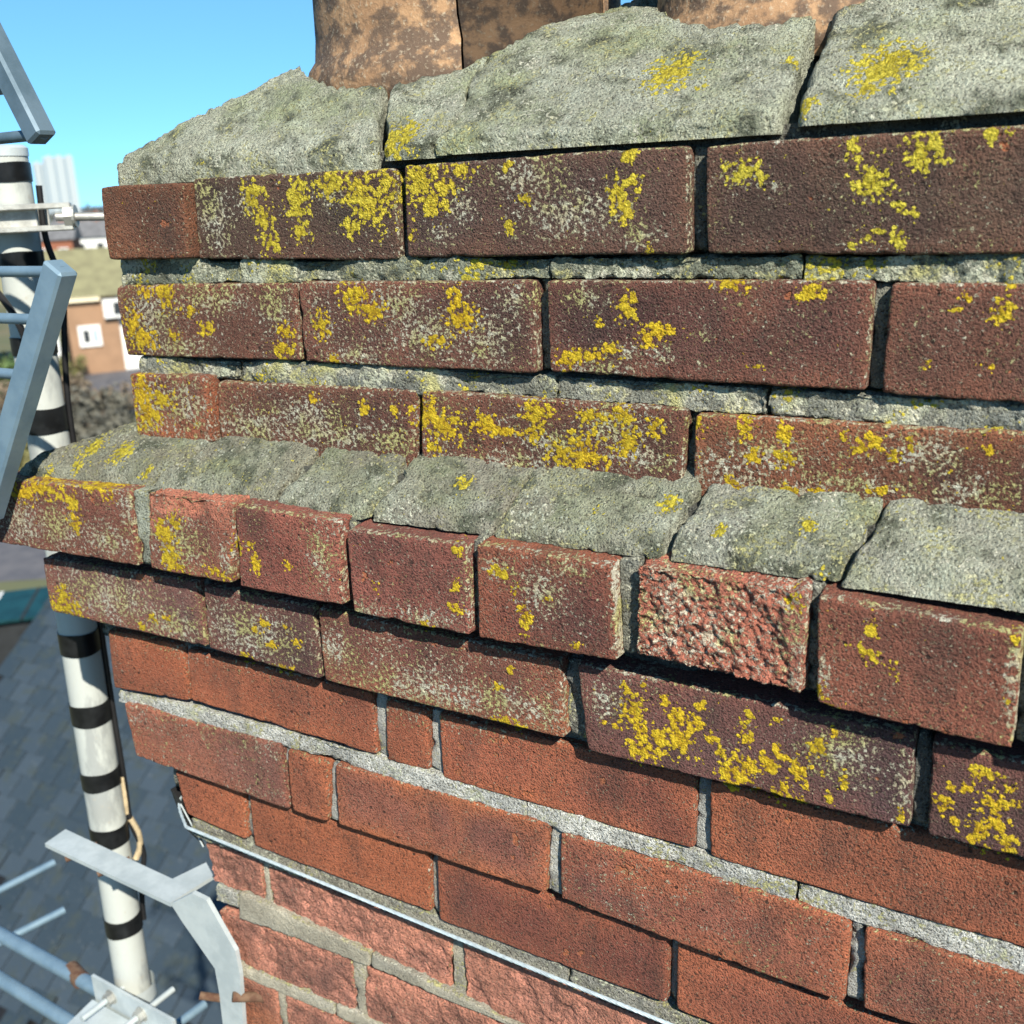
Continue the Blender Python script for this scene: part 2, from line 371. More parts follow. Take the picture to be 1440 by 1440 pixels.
_seed = [11]
def brick(quad, depth, parent, colr, edge=None, dark=0.0, res=0.0021, r=0.0027, amp=0.6, chip=0.42, spall=None, base_pale=0.12, base_yel=0.0, green=0.0,
          mat=None, name='brick', lichen=True, kiss=0.6, side_pale=0.35, spd=0.005, spf=150, edge_light=1.0, scol0=(0.43, 0.185, 0.130)):
    """quad: TL, TR, BR, BL world points on the outer face; depth goes +Y"""
    _seed[0] += 1; sd = _seed[0]
    q = np.array(quad, dtype=float)
    L = np.linalg.norm(q[1]-q[0]); H = np.linalg.norm(q[3]-q[0])
    P, N, F = pillow_grid(L, H, depth, r, res)
    u = P[:, 0]/L; v = P[:, 1]/H
    W = ((1-u)*(1-v))[:, None]*q[0]+(u*(1-v))[:, None]*q[1]+(u*v)[:, None]*q[2]+((1-u)*v)[:, None]*q[3]
    W[:, 1] += P[:, 2]
    n3 = np.stack([N[:, 0], -N[:, 2]*0+N[:, 2], -N[:, 1]], 1)      # local (s,t,d) -> world (x, y, z)
    e = np.minimum.reduce([P[:, 0], L-P[:, 0], P[:, 1], H-P[:, 1]])
    ed = np.exp(-np.maximum(e, 0)/0.004)*np.exp(-np.maximum(P[:, 2]-r, 0)/0.006)
    d = (noise(W, 22, sd)-0.5)*0.0022*amp+(fbm(W, 130, 3, sd+3)-0.5)*0.0011*amp+(fbm(W, 420, 2, sd+5)-0.5)*0.0006*amp
    cn = fbm(W, 75, 4, sd+7, 0.6)
    d = d-np.clip(cn-0.56, 0, 1)*ed*0.022*chip-ed*(fbm(W, 260, 3, sd+9)-0.3)*0.0016*chip
    cor = np.exp(-(np.minimum(P[:, 0], L-P[:, 0])+np.minimum(P[:, 1], H-P[:, 1]))/0.006)*np.exp(-np.maximum(P[:, 2]-r, 0)/0.01)
    d = d-cor*0.0035*chip*noise(W, 40, sd+2)
    sp = np.zeros(len(W))
    if spall is not None:
        sp = np.clip(spall(u, v, W, sd), 0, 1)
        d = d-sp*(spd*0.6+spd*2.6*(fbm(W, spf, 4, sd+21, 0.7)-0.35))*np.where(P[:, 2] < 0.02, 1, 0)
    W = W+n3*d[:, None]
    fw = fbm(W, 26, 3, sd+31)
    colr = np.array(colr); edge = np.array(edge if edge is not None else colr*1.35)
    ek = np.exp(-np.maximum(e, 0)/0.012)*kiss+np.clip(fw-0.48, 0, 1)*2.2*kiss
    rg = random.Random(sd); ga = rg.uniform(0, 6.28); gk = rg.uniform(0.2, 0.9)*kiss
    gr_ = (u-0.5)*math.cos(ga)+(v-0.5)*0.7*math.sin(ga)+(fbm(W, 14, 3, sd+71)-0.5)*1.3
    ek = np.clip(ek+np.clip(gr_, -0.3, 1)*gk*1.6, 0, 1)[:, None]
    colr = colr*(1-0.28*np.clip(-gr_*2.2, 0, 1)[:, None]*np.array((1.0, 0.85, 0.6)))
    c = colr*(1-ek)+edge*ek
    if spall is not None:
        scol = np.array(scol0)*(0.6+0.8*fbm(W, 120, 3, sd+51))[:, None]
        c = c*(1-sp[:, None])+scol*sp[:, None]
    if dark: 
        k = np.clip((fbm(W, 34, 3, sd+41)-0.36)*4.0, 0, 1)*np.clip(e/0.012, 0, 1)*dark
        c = c*(1-k[:, None])+np.array([0.072, 0.040, 0.034])*k[:, None]
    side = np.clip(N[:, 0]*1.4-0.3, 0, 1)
    Y = q[0][1]
    yel = np.full(len(W), base_yel); pale = np.full(len(W), base_pale)*(0.6+0.8*fbm(W, 30, 2, sd+61))
    gr = np.full(len(W), green)
    if name.startswith('mortar'):
        pale = base_pale*np.clip(fbm(W, 48, 3, sd+61)*3.4-0.7, 0.1, 2.2); yel = base_yel+np.clip(fbm(W, 40, 3, sd+66)-0.56, 0, 1)*2.2*(base_yel > 0)
        c = c*(0.55+0.9*fbm(W, 30, 4, sd+68))[:, None]
    if lichen:
        yel = np.maximum(yel, field(YEL, W, Y)); pale = np.maximum(pale, 0.57*field(PALE, W, Y))
    pale = np.maximum(pale, side*side_pale); pale = np.maximum(pale, np.exp(-np.maximum(e-r*0.3, 0)/0.0016)*np.where(P[:, 2] < 0.004, 1, 0)*0.36*edge_light)
    lit_rim = np.clip((np.maximum(-N[:, 1], N[:, 0])-0.35)*4, 0, 1)*np.where(P[:, 2] < 0.006, 1, 0); pale = np.maximum(pale, lit_rim*0.50*edge_light)  # sunlight on the edges, strongest at top and right, painted as pale colour
    o0 = W.mean(0)
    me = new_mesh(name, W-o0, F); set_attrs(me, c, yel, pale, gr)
    return link(name, me, mat or M_BRICK, parent, tuple(o0))

def quad(pts, Y, L=None):
    q = [atY(p, Y) for p in pts]
    if L:
        for a, b in ((0, 1), (3, 2)):
            dv = q[b]-q[a]; q[b] = q[a]+dv*(L/abs(dv[0]))
    return q

# ------------------------------------------------------------------ the chimney stack
stack = thing('chimney_stack', 'weathered red brick chimney stack with yellow lichen, corbelled courses and cracked mortar', 'chimney', (0, 0, 0))
X_RIGHT = 0.78
BR1 = (0.110, 0.062, 0.046); BR1e = (0.19, 0.080, 0.055)
RED = (0.165, 0.068, 0.050); REDe = (0.27, 0.098, 0.060)
PUR = (0.125, 0.058, 0.052); PURe = (0.21, 0.080, 0.060)
ORA = (0.270, 0.100, 0.060); ORAe = (0.37, 0.130, 0.066)
ORB = (0.31, 0.108, 0.058); ORBe = (0.38, 0.135, 0.066)
SAL = (0.40, 0.180, 0.125); SALe = (0.45, 0.20, 0.135)
def sp_top(u, v, W, sd): return (1.25-v*2.6-0.35*u+(fbm(W, 60, 3, sd)-0.5)*1.6)*1.4
def sp_all(u, v, W, sd): return np.clip(((0.93-u)*9+0.4+(fbm(W, 60, 3, sd)-0.5)*2.0), 0, 1)
def sp_old(u, v, W, sd): return np.clip((fbm(W, 45, 4, sd, 0.6)-0.40)*4, 0, 1)
C = {}
C[1] = (0.0, [
 dict(p=[(139, 262), (258, 256), (265, 364), (151, 366)], Y=-0.010, c=(0.20, 0.074, 0.045), e=(0.30, 0.10, 0.05), base_pale=0.12, side_pale=0.05, edge_light=0.4),
 dict(p=[(270, 250), (553, 236), (562, 366), (278, 365)], c=BR1, e=BR1e, dark=0.6, green=0.6),
 dict(p=[(567, 232), (968, 204), (967, 357), (572, 362)], c=(0.130, 0.064, 0.052), e=BR1e, dark=0.5, green=0.5),
 dict(p=[(990, 204), (1440, 175), (1440, 358), (992, 358)], L=0.215, c=(0.125, 0.066, 0.048), e=(0.24, 0.09, 0.058), dark=0.55, green=0.8)])
C[2] = (0.0, [
 dict(p=[(160, 401), (414, 397), (422, 508), (177, 501)], c=(0.15, 0.062, 0.043), e=REDe, dark=0.3, base_pale=0.2),
 dict(p=[(419, 397), (751, 393), (754, 526), (427, 510)], c=RED, e=REDe, dark=0.55, base_pale=0.2),
 dict(p=[(767, 394), (1229, 396), (1217, 551), (772, 524)], c=(0.150, 0.062, 0.050), e=REDe, dark=0.3),
 dict(p=[(1252, 398), (1440, 399), (1440, 569), (1238, 555)], L=0.215, c=(0.145, 0.066, 0.048), e=REDe, dark=0.35)])
C[3] = (0.0, [
 dict(p=[(180, 525), (288, 530), (298, 625), (192, 614)], Y=-0.006, c=RED, e=(0.36, 0.11, 0.055), base_pale=0.3, side_pale=0.05, edge_light=0.5),
 dict(p=[(303, 536), (584, 549), (582, 662), (310, 630)], c=(0.16, 0.062, 0.044), e=REDe, dark=0.35, base_pale=0.2),
 dict(p=[(591, 549), (966, 576), (957, 698), (593, 664)], c=(0.15, 0.06, 0.042), e=REDe, dark=0.4, base_pale=0.24),
 dict(p=[(976, 582), (1440, 609), (1440, 745), (972, 700)], L=0.215, c=(0.20, 0.074, 0.045), e=ORAe, dark=0.2, base_pale=0.18)])
C[4] = (-0.070, [
 dict(p=[(-14, 672), (182, 690), (195, 797), (-15, 762)], c=(0.17, 0.064, 0.045), e=REDe, dark=0.2, base_pale=0.24),
 dict(p=[(203, 690), (328, 706), (325, 822), (211, 800)], c=RED, e=REDe, spall=sp_top, base_pale=0.22, spd=0.0030, scol0=(0.52, 0.19, 0.12)),
 dict(p=[(329, 710), (476, 733), (482, 853), (336, 826)], c=(0.20, 0.068, 0.048), e=(0.30, 0.105, 0.07), base_pale=0.16, d=0.215),
 dict(p=[(485, 744), (656, 766), (661, 895), (495, 862)], c=(0.19, 0.068, 0.050), e=(0.29, 0.10, 0.07), dark=0.15, base_pale=0.16, d=0.215),
 dict(p=[(668, 764), (861, 794), (868, 931), (672, 898)], c=(0.19, 0.066, 0.050), e=(0.33, 0.11, 0.055), dark=0.1, base_pale=0.17, d=0.215, side_pale=0.75),
 dict(p=[(890, 792), (1136, 831), (1127, 981), (888, 926)], c=(0.27, 0.10, 0.07), e=REDe, spall=sp_all, base_pale=0.36, d=0.215, mat=M_ROUGH, res=0.0013, spd=0.0042, spf=210, scol0=(0.36, 0.125, 0.082)),
 dict(p=[(1148, 838), (1440, 892), (1426, 1057), (1146, 991)], c=(0.19, 0.070, 0.045), e=(0.25, 0.09, 0.055), dark=0.1, base_pale=0.16, d=0.215, chip=0.9, side_pale=0.8)])
C[5] = (-0.050, [
 dict(p=[(57, 783), (275, 818), (290, 912), (71, 860)], c=(0.18, 0.085, 0.072), e=REDe, base_pale=0.3),
 dict(p=[(284, 822), (440, 853), (450, 956), (293, 913)], c=PUR, e=PURe, dark=0.35, base_pale=0.26),
 dict(p=[(446, 855), (788, 930), (794, 1040), (455, 958)], c=(0.215, 0.080, 0.058), e=ORAe, base_pale=0.3),
 dict(p=[(810, 932), (1288, 1033), (1280, 1167), (826, 1056)], c=(0.115, 0.060, 0.055), e=PURe, dark=0.3, base_pale=0.16),
 dict(p=[(1310, 1042), (1440, 1073), (1440, 1208), (1302, 1176)], L=0.215, c=(0.10, 0.055, 0.052), e=PURe, dark=0.3, base_pale=0.14)])
C[6] = (-0.033, [
 dict(p=[(150, 885), (257, 908), (266, 988), (160, 968)], c=ORB, e=ORBe, base_pale=0.12),
 dict(p=[(262, 912), (523, 975), (530, 1063), (268, 986)], c=ORA, e=ORAe, base_pale=0.08),
 dict(p=[(540, 982), (601, 1000), (604, 1086), (543, 1070)], c=ORA, e=ORAe, base_pale=0.05),
 dict(p=[(615, 1003), (979, 1092), (976, 1196), (622, 1095)], c=(0.235, 0.086, 0.056), e=ORAe, base_pale=0.06),
 dict(p=[(998, 1098), (1440, 1208), (1440, 1335), (997, 1205)], L=0.215, c=(0.235, 0.092, 0.056), e=ORAe, base_pale=0.06)])
C[7] = (-0.035, [
 dict(p=[(173, 988), (394, 1048), (406, 1140), (190, 1064)], c=(0.245, 0.112, 0.085), e=ORAe, base_pale=0.22, kiss=0.4),
 dict(p=[(402, 1054), (461, 1076), (460, 1158), (410, 1140)], c=ORB, e=ORBe, base_pale=0.08),
 dict(p=[(470, 1074), (772, 1160), (767, 1258), (475, 1160)], c=(0.225, 0.092, 0.066), e=(0.40, 0.14, 0.06), base_pale=0.08),
 dict(p=[(787, 1170), (1197, 1296), (1187, 1412), (787, 1266)], c=(0.235, 0.096, 0.070), e=ORAe, base_pale=0.16),
 dict(p=[(1216, 1306), (1440, 1376), (1440, 1490), (1212, 1420)], L=0.215, c=(0.225, 0.092, 0.060), e=ORAe, base_pale=0.14)])
C[8] = (-0.024, [
 dict(p=[(245, 1083), (341, 1112), (346, 1182), (262, 1146)], c=ORB, e=ORBe, base_pale=0.08),
 dict(p=[(349, 1113), (602, 1198), (606, 1285), (357, 1190)], c=(0.30, 0.105, 0.054), e=ORBe, base_pale=0.04),
 dict(p=[(613, 1201), (940, 1320), (937, 1413), (617, 1295)], c=(0.205, 0.076, 0.054), e=ORAe, base_pale=0.05),
 dict(p=[(952, 1325), (1300, 1459), (1300, 1560), (950, 1420)], L=0.215, c=(0.205, 0.078, 0.052), e=ORAe, base_pale=0.05)])
old = dict(spall=sp_old, mat=M_ROUGH, res=0.0016, spd=0.0036, spf=120, c=SAL, e=SALe, base_pale=0.1, dark=0.55, amp=1.6)
C[9] = (-0.013, [
 dict(p=[(288, 1180), (366, 1212), (372, 1268), (297, 1240)], **old),
 dict(p=[(374, 1216), (634, 1318), (636, 1398), (380, 1275)], **old),
 dict(p=[(650, 1325), (950, 1450), (950, 1550), (652, 1410)], L=0.215, **old)])
C[10] = (-0.013, [
 dict(p=[(305, 1279), (494, 1348), (501, 1424), (312, 1345)], **old),
 dict(p=[(511, 1356), (800, 1478), (800, 1575), (513, 1434)], L=0.215, **old)])
C[11] = (-0.013, [
 dict(p=[(322, 1362), (389, 1390), (395, 1462), (328, 1435)], **{**old, 'c': (0.40, 0.15, 0.075), 'spall': None}),
 dict(p=[(401, 1398), (640, 1510), (640, 1610), (404, 1468)], L=0.215, **old)])
RECESS = {1: 0.010, 2: 0.010, 3: 0.010, 4: 0.011, 5: 0.009, 6: 0.005, 7: 0.005, 8: 0.006, 9: 0.003, 10: 0.001, 11: 0.001}
MORT_DARK = (0.17, 0.17, 0.14); MORT_GREEN = (0.27, 0.285, 0.225); MORT_PALE = (0.50, 0.50, 0.46); MORT_BEIGE = (0.36, 0.33, 0.255)
MCOL = {1: MORT_DARK, 2: MORT_DARK, 3: MORT_DARK, 4: MORT_DARK, 5: (0.16, 0.16, 0.14), 6: (0.33, 0.33, 0.30), 7: (0.34, 0.34, 0.31), 8: (0.25, 0.245, 0.22), 9: MORT_BEIGE, 10: MORT_BEIGE, 11: MORT_BEIGE}
def mortar(q, depth, c, name='mortar_joint', res=0.0026, amp=2.0, mat=None, pale=0.3, r=0.003, green=0.6, yel=0.0, chip=1.5):
    return brick(q, depth, stack, c, edge=tuple(x*1.15 for x in c), res=res, r=r, amp=amp, chip=chip, base_pale=pale, mat=mat or M_MORT, name=name,
                 lichen=False, side_pale=0.2, base_yel=yel, green=green)
course_z = {}; ZT = 0.0235; rb = random.Random(5)
for ci, (Y, bl) in C.items():
    qs = []
    for b in bl:
        b = dict(b); p = b.pop('p'); L = b.pop('L', None); y = b.pop('Y', Y); c = b.pop('c'); e = b.pop('e'); d = b.pop('d', 0.103)
        q = quad(p, y, L); qs.append(q)
        b['base_pale'] = b.get('base_pale', 0.12)+{1: 0.10, 2: 0.09, 3: 0.09, 4: 0.05, 5: 0.02}.get(ci, 0.05)
        b.setdefault('edge_light', 1.0 if ci < 6 else 0.7); b.setdefault('base_yel', {1: 0.135, 2: 0.13, 3: 0.165, 4: 0.13, 5: 0.135, 7: 0.09}.get(ci, 0.0))
        jit = 1.0+rb.uniform(-0.10, 0.12); tn = {1: (0.76, 0.90, 0.90), 2: (0.82, 0.90, 0.94), 3: (0.88, 0.95, 0.95), 4: (1.06, 1.06, 1.10), 5: (1.0, 1.02, 1.06), 6: (1.10, 0.98, 0.94), 7: (1.12, 1.02, 0.98), 8: (1.10, 0.98, 0.94)}.get(ci, (1.05, 0.98, 0.95)); c = tuple(v_*jit*w_ for v_, w_ in zip(c, tn)); e = tuple(v_*w_ for v_, w_ in zip(e, tn))
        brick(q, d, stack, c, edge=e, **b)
    # the part of the course that runs on past the frame, in running bond
    tz, bz = qs[-1][1][2], qs[-1][2][2]; x = qs[-1][1][0]+0.011; course_z[ci] = (tz, bz)
    step = 0.104 if ci == 4 else 0.215
    while x < X_RIGHT-0.03:
        L = min(step, X_RIGHT-x)
        q = [np.array((x, Y, tz)), np.array((x+L, Y, tz)), np.array((x+L, Y, bz)), np.array((x, Y, bz))]
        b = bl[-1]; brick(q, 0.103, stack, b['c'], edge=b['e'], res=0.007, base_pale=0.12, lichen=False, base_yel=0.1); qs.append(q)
        x += L+0.011
    # vertical joints
    for i in range(len(qs)-1):
        a, b = qs[i], qs[i+1]; rec = RECESS[ci]
        if ci == 4 and i == 0: rec = 0.003
        if ci in (1, 3) and i == 0: rec = 0.035
        q = [a[1]+(-0.001, 0, 0), b[0]+(0.001, 0, 0), b[3]+(0.001, 0, 0), a[2]+(-0.001, 0, 0)]
        q = [np.array((v[0], Y+rec, v[2])) for v in q]
        cc = MORT_GREEN if (ci == 4 and i == 0) else MCOL[ci]
        if q[1][0]-q[0][0] > 0.004:
            mortar(q, 0.05, cc, mat=M_MORT2 if ci >= 6 else M_MORT, pale=0.25, r=0.0018, res=0.003)

# bed joints, in the lengths they have broken into
def bed(tops, bots, splits, Y, c, depth=0.06, mat=None, pale=0.3, amp=3.0, gap=0.0001, r=0.0014, green=0.6, name='mortar_bed', yel=0.0):
    def interp(L, x):
        xs = [p[0] for p in L]; return float(np.interp(x, xs, [p[1] for p in L]))
    for a, b in zip(splits[:-1], splits[1:]):
        q = [atY((a, interp(tops, a)), Y), atY((b, interp(tops, b)), Y), atY((b, interp(bots, b)), Y), atY((a, interp(bots, a)), Y)]
        for v_ in q[:2]: v_[2] += 0.0004
        for v_ in q[2:]: v_[2] -= 0.0012
        q[0][0] += gap; q[3][0] += gap; q[1][0] -= gap; q[2][0] -= gap
        mortar(q, depth, c, name=name, res=0.0019, amp=amp, mat=mat, pale=pale, r=r, green=green, yel=yel, chip=0.5)
bed([(150, 367), (560, 367), (970, 359), (1500, 359)], [(150, 397), (415, 395), (750, 391), (1230, 394), (1500, 397)], [176, 338, 592, 775, 1130, 1500], 0.006, (0.20, 0.215, 0.16), pale=0.46, yel=0.17, green=0.9, amp=4.5)
bed([(180, 503), (420, 510), (755, 527), (1220, 553), (1500, 573)], [(180, 524), (300, 534), (585, 547), (970, 577), (1500, 612)], [200, 336, 780, 1080, 1500], 0.006, (0.235, 0.24, 0.20), pale=0.48, yel=0.13, green=0.8, amp=4.5)
bed([(150, 968), (268, 988), (530, 1065), (976, 1198), (1500, 1352)], [(150, 983), (394, 1046), (470, 1072), (772, 1157), (1197, 1293), (1500, 1392)], [165, 420, 740, 1120, 1500], -0.0315, MORT_PALE, mat=M_MORT, pale=0.36, green=0.0)
bed([(255, 1146), (346, 1183), (605, 1287), (937, 1415), (1200, 1525)], [(255, 1166), (366, 1210), (634, 1316), (950, 1448), (1200, 1550)], [268, 430, 800, 1150], -0.020, (0.30, 0.285, 0.235), mat=M_MORT, pale=0.3, green=0.0)
bed([(285, 1238), (372, 1270), (636, 1400), (800, 1476)], [(285, 1262), (494, 1345), (800, 1474)], [299, 335], -0.018, (0.42, 0.41, 0.36), mat=M_MORT, pale=0.4, r=0.004, green=0.0)
bed([(285, 1238), (372, 1268), (636, 1398), (800, 1478)], [(285, 1268), (330, 1290), (494, 1349), (800, 1480)], [334, 520, 760], -0.017, MORT_BEIGE, mat=M_MORT2, pale=0.12, amp=1.0, r=0.004, green=0.0)
bed([(300, 1342), (501, 1424), (800, 1556)], [(300, 1358), (389, 1391), (640, 1510), (800, 1590)], [330, 470, 760], -0.016, MORT_BEIGE, mat=M_MORT2, pale=0.12, amp=1.0, r=0.004, green=0.0)
# hidden bed joints that close the gaps behind the corbels, and the runs past the frame
def plain_bed(x0, x1, z0, z1, Y, c=MORT_DARK, depth=0.08):
    q = [np.array((x0, Y, z1)), np.array((x1, Y, z1)), np.array((x1, Y, z0)), np.array((x0, Y, z0))]
    mortar(q, depth, c, name='mortar_bed', res=0.006, pale=0.2, r=0.002)
plain_bed(-0.740, X_RIGHT-0.02, 0.008, ZT+0.010, 0.018, (0.12, 0.12, 0.10), 0.3)
plain_bed(-0.84, X_RIGHT-0.02, -0.322, -0.296, -0.026, (0.10, 0.085, 0.07))
plain_bed(-0.83, X_RIGHT-0.02, -0.404, -0.376, -0.024)
plain_bed(-0.77, X_RIGHT-0.02, -0.562, -0.535, -0.014)
for za, zb, yy in ((-0.063, -0.040, 0.006), (-0.150, -0.122, 0.006), (-0.485, -0.455, -0.014), (-0.655, -0.62, 0.005), (-0.735, -0.70, 0.012)):
    plain_bed(0.0, X_RIGHT-0.02, za, zb, yy, MORT_GREEN)
# lower courses out of the frame, down to the roof
z = -0.80
for k in range(8):
    x = -0.765+(0.11 if k % 2 else 0.0); 
    zt, zb = z-0.010-0.078*k, z-0.075-0.078*k
    while x < X_RIGHT-0.05:
        L = min(0.215, X_RIGHT-x)
        if not (k == 0 and x < 0.1):
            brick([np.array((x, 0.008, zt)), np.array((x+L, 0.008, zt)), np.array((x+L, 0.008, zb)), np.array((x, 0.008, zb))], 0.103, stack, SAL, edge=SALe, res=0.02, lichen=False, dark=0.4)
        x += L+0.011
# left-hand end of the stack, with the corner returns stepping like the front
ENDX = {1: -0.765, 2: -0.765, 3: -0.765, 4: -0.885, 5: -0.868, 6: -0.825, 7: -0.815, 8: -0.775, 9: -0.765, 10: -0.765, 11: -0.765}
def end_brick(x, y0, y1, zb, zt, c):
    b = MB().box(((x+0.0515), (y0+y1)/2, (zb+zt)/2), (0.103, y1-y0, zt-zb), bev=0.003)
    o = b.build('brick', M_BRICK, stack, world=((x+0.0515), (y0+y1)/2, (zb+zt)/2), loc=((x+0.0515), (y0+y1)/2, (zb+zt)/2))
    n = len(o.data.vertices); set_attrs(o.data, np.tile(np.array(c), (n, 1)), 0.1, 0.2, 0.3)
for ci in C:
    tz, bz = course_z[ci]
    y = C[ci][0]+0.103+0.011; yend = 0.49-C[ci][0]
    while y < yend-0.05:
        L = min(0.215 if ci % 2 else 0.18, yend-y)
        end_brick(ENDX[ci]+0.006, y, y+L, bz+0.003, tz-0.003, C[ci][1][0]['c']); y += L+0.011
# mortar core behind the faces
core = MB()
core.box(((X_RIGHT-0.74)/2, 0.262, -0.095), (X_RIGHT+0.70, 0.46, 0.215))
core.box(((X_RIGHT-0.80)/2, 0.262, -0.31), (X_RIGHT+0.78, 0.56, 0.205))
core.box(((X_RIGHT-0.78)/2, 0.262, -0.475), (X_RIGHT+0.74, 0.50, 0.12))
core.box(((X_RIGHT-0.75)/2, 0.262, -1.0), (X_RIGHT+0.70, 0.465, 0.92))
o = core.build('mortar_core', M_MORT, stack); n = len(o.data.vertices); set_attrs(o.data, np.tile(np.array((0.10, 0.10, 0.085)), (n, 1)), 0.0, 0.15, 0.5)

# ------------------------------------------------------------------ sloping mortar: slabs of a heightfield split by cracks
def slab(name, ca, cb, y0, y1, hfun, zb, c, res=0.004, r=0.009, green=0.8, yel=0.13, pale=0.38, amp=1.0, lich=YEL_F, lum=1.0):
    """ca, cb: crack lines as lists of (y, x)"""
    _seed[0] += 1; sd = _seed[0]
    L = max(abs(cb[0][1]-ca[0][1]), 0.02); Hh = y1-y0
    P, N, F = pillow_grid(L, Hh, 0.06, r, res)
    u = P[:, 0]/L; y = y0+P[:, 1]
    A = np.interp(y, [k[0] for k in ca], [k[1] for k in ca]); B = np.interp(y, [k[0] for k in cb], [k[1] for k in cb])
    Q = np.stack([y*0, y, y*0+1.0], 1)
    A = A+(fbm(Q+(ca[0][1], 0, 0), 40, 3, 5)-0.5)*0.014; B = B+(fbm(Q+(cb[0][1], 0, 0), 40, 3, 5)-0.5)*0.014
    x = A+(B-A)*u
    hx, hz = hfun(x, y)
    W = np.stack([x, y, hx-P[:, 2]], 1)
    W[:, 2] = np.maximum(W[:, 2], zb)
    top = np.clip(N[:, 2]*-1, 0, 1) if N[:, 2].min() < -0.5 else np.clip(-N[:, 2], 0, 1)
    d = (fbm(W, 22, 3, sd)-0.5)*0.007*amp+(fbm(W, 200, 3, sd+3)-0.5)*0.0040*amp-np.clip(fbm(W, 150, 3, sd+6)-0.6, 0, 1)*0.022*amp
    nz = -N[:, 2]
    W[:, 2] += d*np.clip(nz, 0, 1)
    W[:, 1] += -np.abs(N[:, 1])*np.sign(-N[:, 1])*(d*0.9); W[:, 0] += N[:, 0]*d*0.8
    W[:, 2] = np.maximum(W[:, 2], zb)
    f1 = fbm(W, 30, 4, sd+9); f2 = fbm(W, 14, 3, sd+13)
    c0 = np.array(c); cg = np.array((0.195, 0.215, 0.130)); cp = np.array((0.29, 0.30, 0.23))
    k1 = np.clip((f1-0.42)*3.5, 0, 1)[:, None]; k2 = np.clip((f2-0.47)*4.5, 0, 1)[:, None]
    cc = c0*(1-k1)+cg*k1; cc = cc*(1-k2)+cp*k2
    k3 = np.clip((fbm(W, 55, 3, sd+23)-0.58)*7, 0, 1)[:, None]; k3 = k3*0.35; cc = (cc*(1-k3)+np.array((0.36, 0.39, 0.32))*k3)*lum
    k4 = np.clip((fbm(W, 60, 4, sd+27, 0.6)-0.54)*7, 0, 1)[:, None]; cc = cc*(1-k4)+np.array((0.10, 0.11, 0.075))*k4
    # lichen clumps on the slope: find them along the line of sight of the measured mark
    yl = np.full(len(W), yel)
    for (px, py, rx, ry) in lich:
        dd = ray((px, py)); 
        t = np.linspace(0.3, 2.0, 700)[:, None]; Rr = CAM+dd*t
        hh = hfun(Rr[:, 0], Rr[:, 1])[0]
        hit = np.where((Rr[:, 2] < hh+0.002) & (Rr[:, 1] > y0-0.01) & (Rr[:, 1] < y1))[0]
        if len(hit) == 0: continue
        h = Rr[hit[0]]; rad = rx*np.linalg.norm(h-CAM)/FPX
        d2 = np.linalg.norm((W-h)*np.array((1, 0.8, 0.8)), axis=1)/rad
        yl = np.maximum(yl, np.clip(1.25-0.6*d2, 0, 1)*(d2 < 2))
    o0 = W.mean(0)
    me = new_mesh(name, W-o0, F[:, ::-1]); set_attrs(me, cc, yl, np.clip(pale*(0.5+1.0*fbm(W, 18, 2, sd+19)), 0, 1), green)
    return link(name, me, M_FLAUNCH, stack, tuple(o0))

POTS_Y = 0.225; POT_R = 0.140; POT1_X = -0.523; POT2_R = 0.122; POT2_Y = 0.235; _d = ray((918, 20)); _n = np.array((_d[1], -_d[0]))/math.hypot(_d[0], _d[1]); POT2_X = float((POT2_R-_n[1]*(POT2_Y+CAMD))/_n[0]); POT3_X = 0.14
ZT = 0.0235
def h_top(x, y):
    m = np.minimum.reduce([(y-0.001), (x+0.755)*0.95, (0.50-y), (X_RIGHT-x)])
    m = np.maximum(m, 0)
    h = ZT+0.012+np.where(m < 0.13, m*0.66, 0.0858+(m-0.13)*0.25)
    for px, py_, pr in ((POT1_X, POTS_Y, POT_R), (POT2_X, POT2_Y, POT2_R), (POT3_X, POTS_Y, POT_R)):
        rr = np.hypot(x-px, y-py_)
        h = h-np.clip((pr+0.012-rr)/0.006, 0, 1)*0.03
    return h, None
def crack(pts, Y0, hf):          # crack line measured in the photograph, dropped on the slope
    out = []
    for p in pts:
        dd = ray(p); t = np.linspace(0.3, 2.0, 3000)[:, None]; Rr = CAM+dd*t
        hit = np.where((Rr[:, 2] < hf(Rr[:, 0], Rr[:, 1])[0]) & (Rr[:, 1] > Y0))[0]
        h = Rr[hit[0]]; out.append((h[1], h[0]))
    return sorted(out)
def shift(cr, d): return [(y, x+d) for (y, x) in cr]
def tail(cr, y1, x=None): return cr+[(y1, x if x is not None else cr[-1][1])]
k1 = tail(crack([(537, 222), (542, 170), (548, 122)], -0.003, h_top), 0.5)
k2 = tail(crack([(1105, 180), (1118, 120), (1140, 55)], -0.003, h_top), 0.5)
FL = (0.21, 0.215, 0.165)
slab('flaunching', [(-0.006, -0.752), (0.5, -0.752)], shift(k1, -0.004), 0.003, 0.49, h_top, ZT-0.006, FL, lum=1.5)
kb = tail(crack([(612, 214), (640, 165), (664, 112)], 0.003, h_top), 0.5)
slab('flaunching', shift(k1, 0.004), shift(kb, -0.0003), 0.002, 0.49, h_top, ZT+0.0005, (0.222, 0.230, 0.180), r=0.004, lum=1.5)
slab('flaunching', shift(kb, 0.0003), shift(k2, -0.006), 0.002, 0.49, h_top, ZT+0.002, (0.222, 0.230, 0.180), r=0.004, lum=1.5)
slab('flaunching', shift(k2, 0.006), [(-0.006, 0.20), (0.5, 0.20)], -0.001, 0.49, h_top, ZT+0.0055, (0.222, 0.230, 0.180), pale=0.40, lum=1.5)
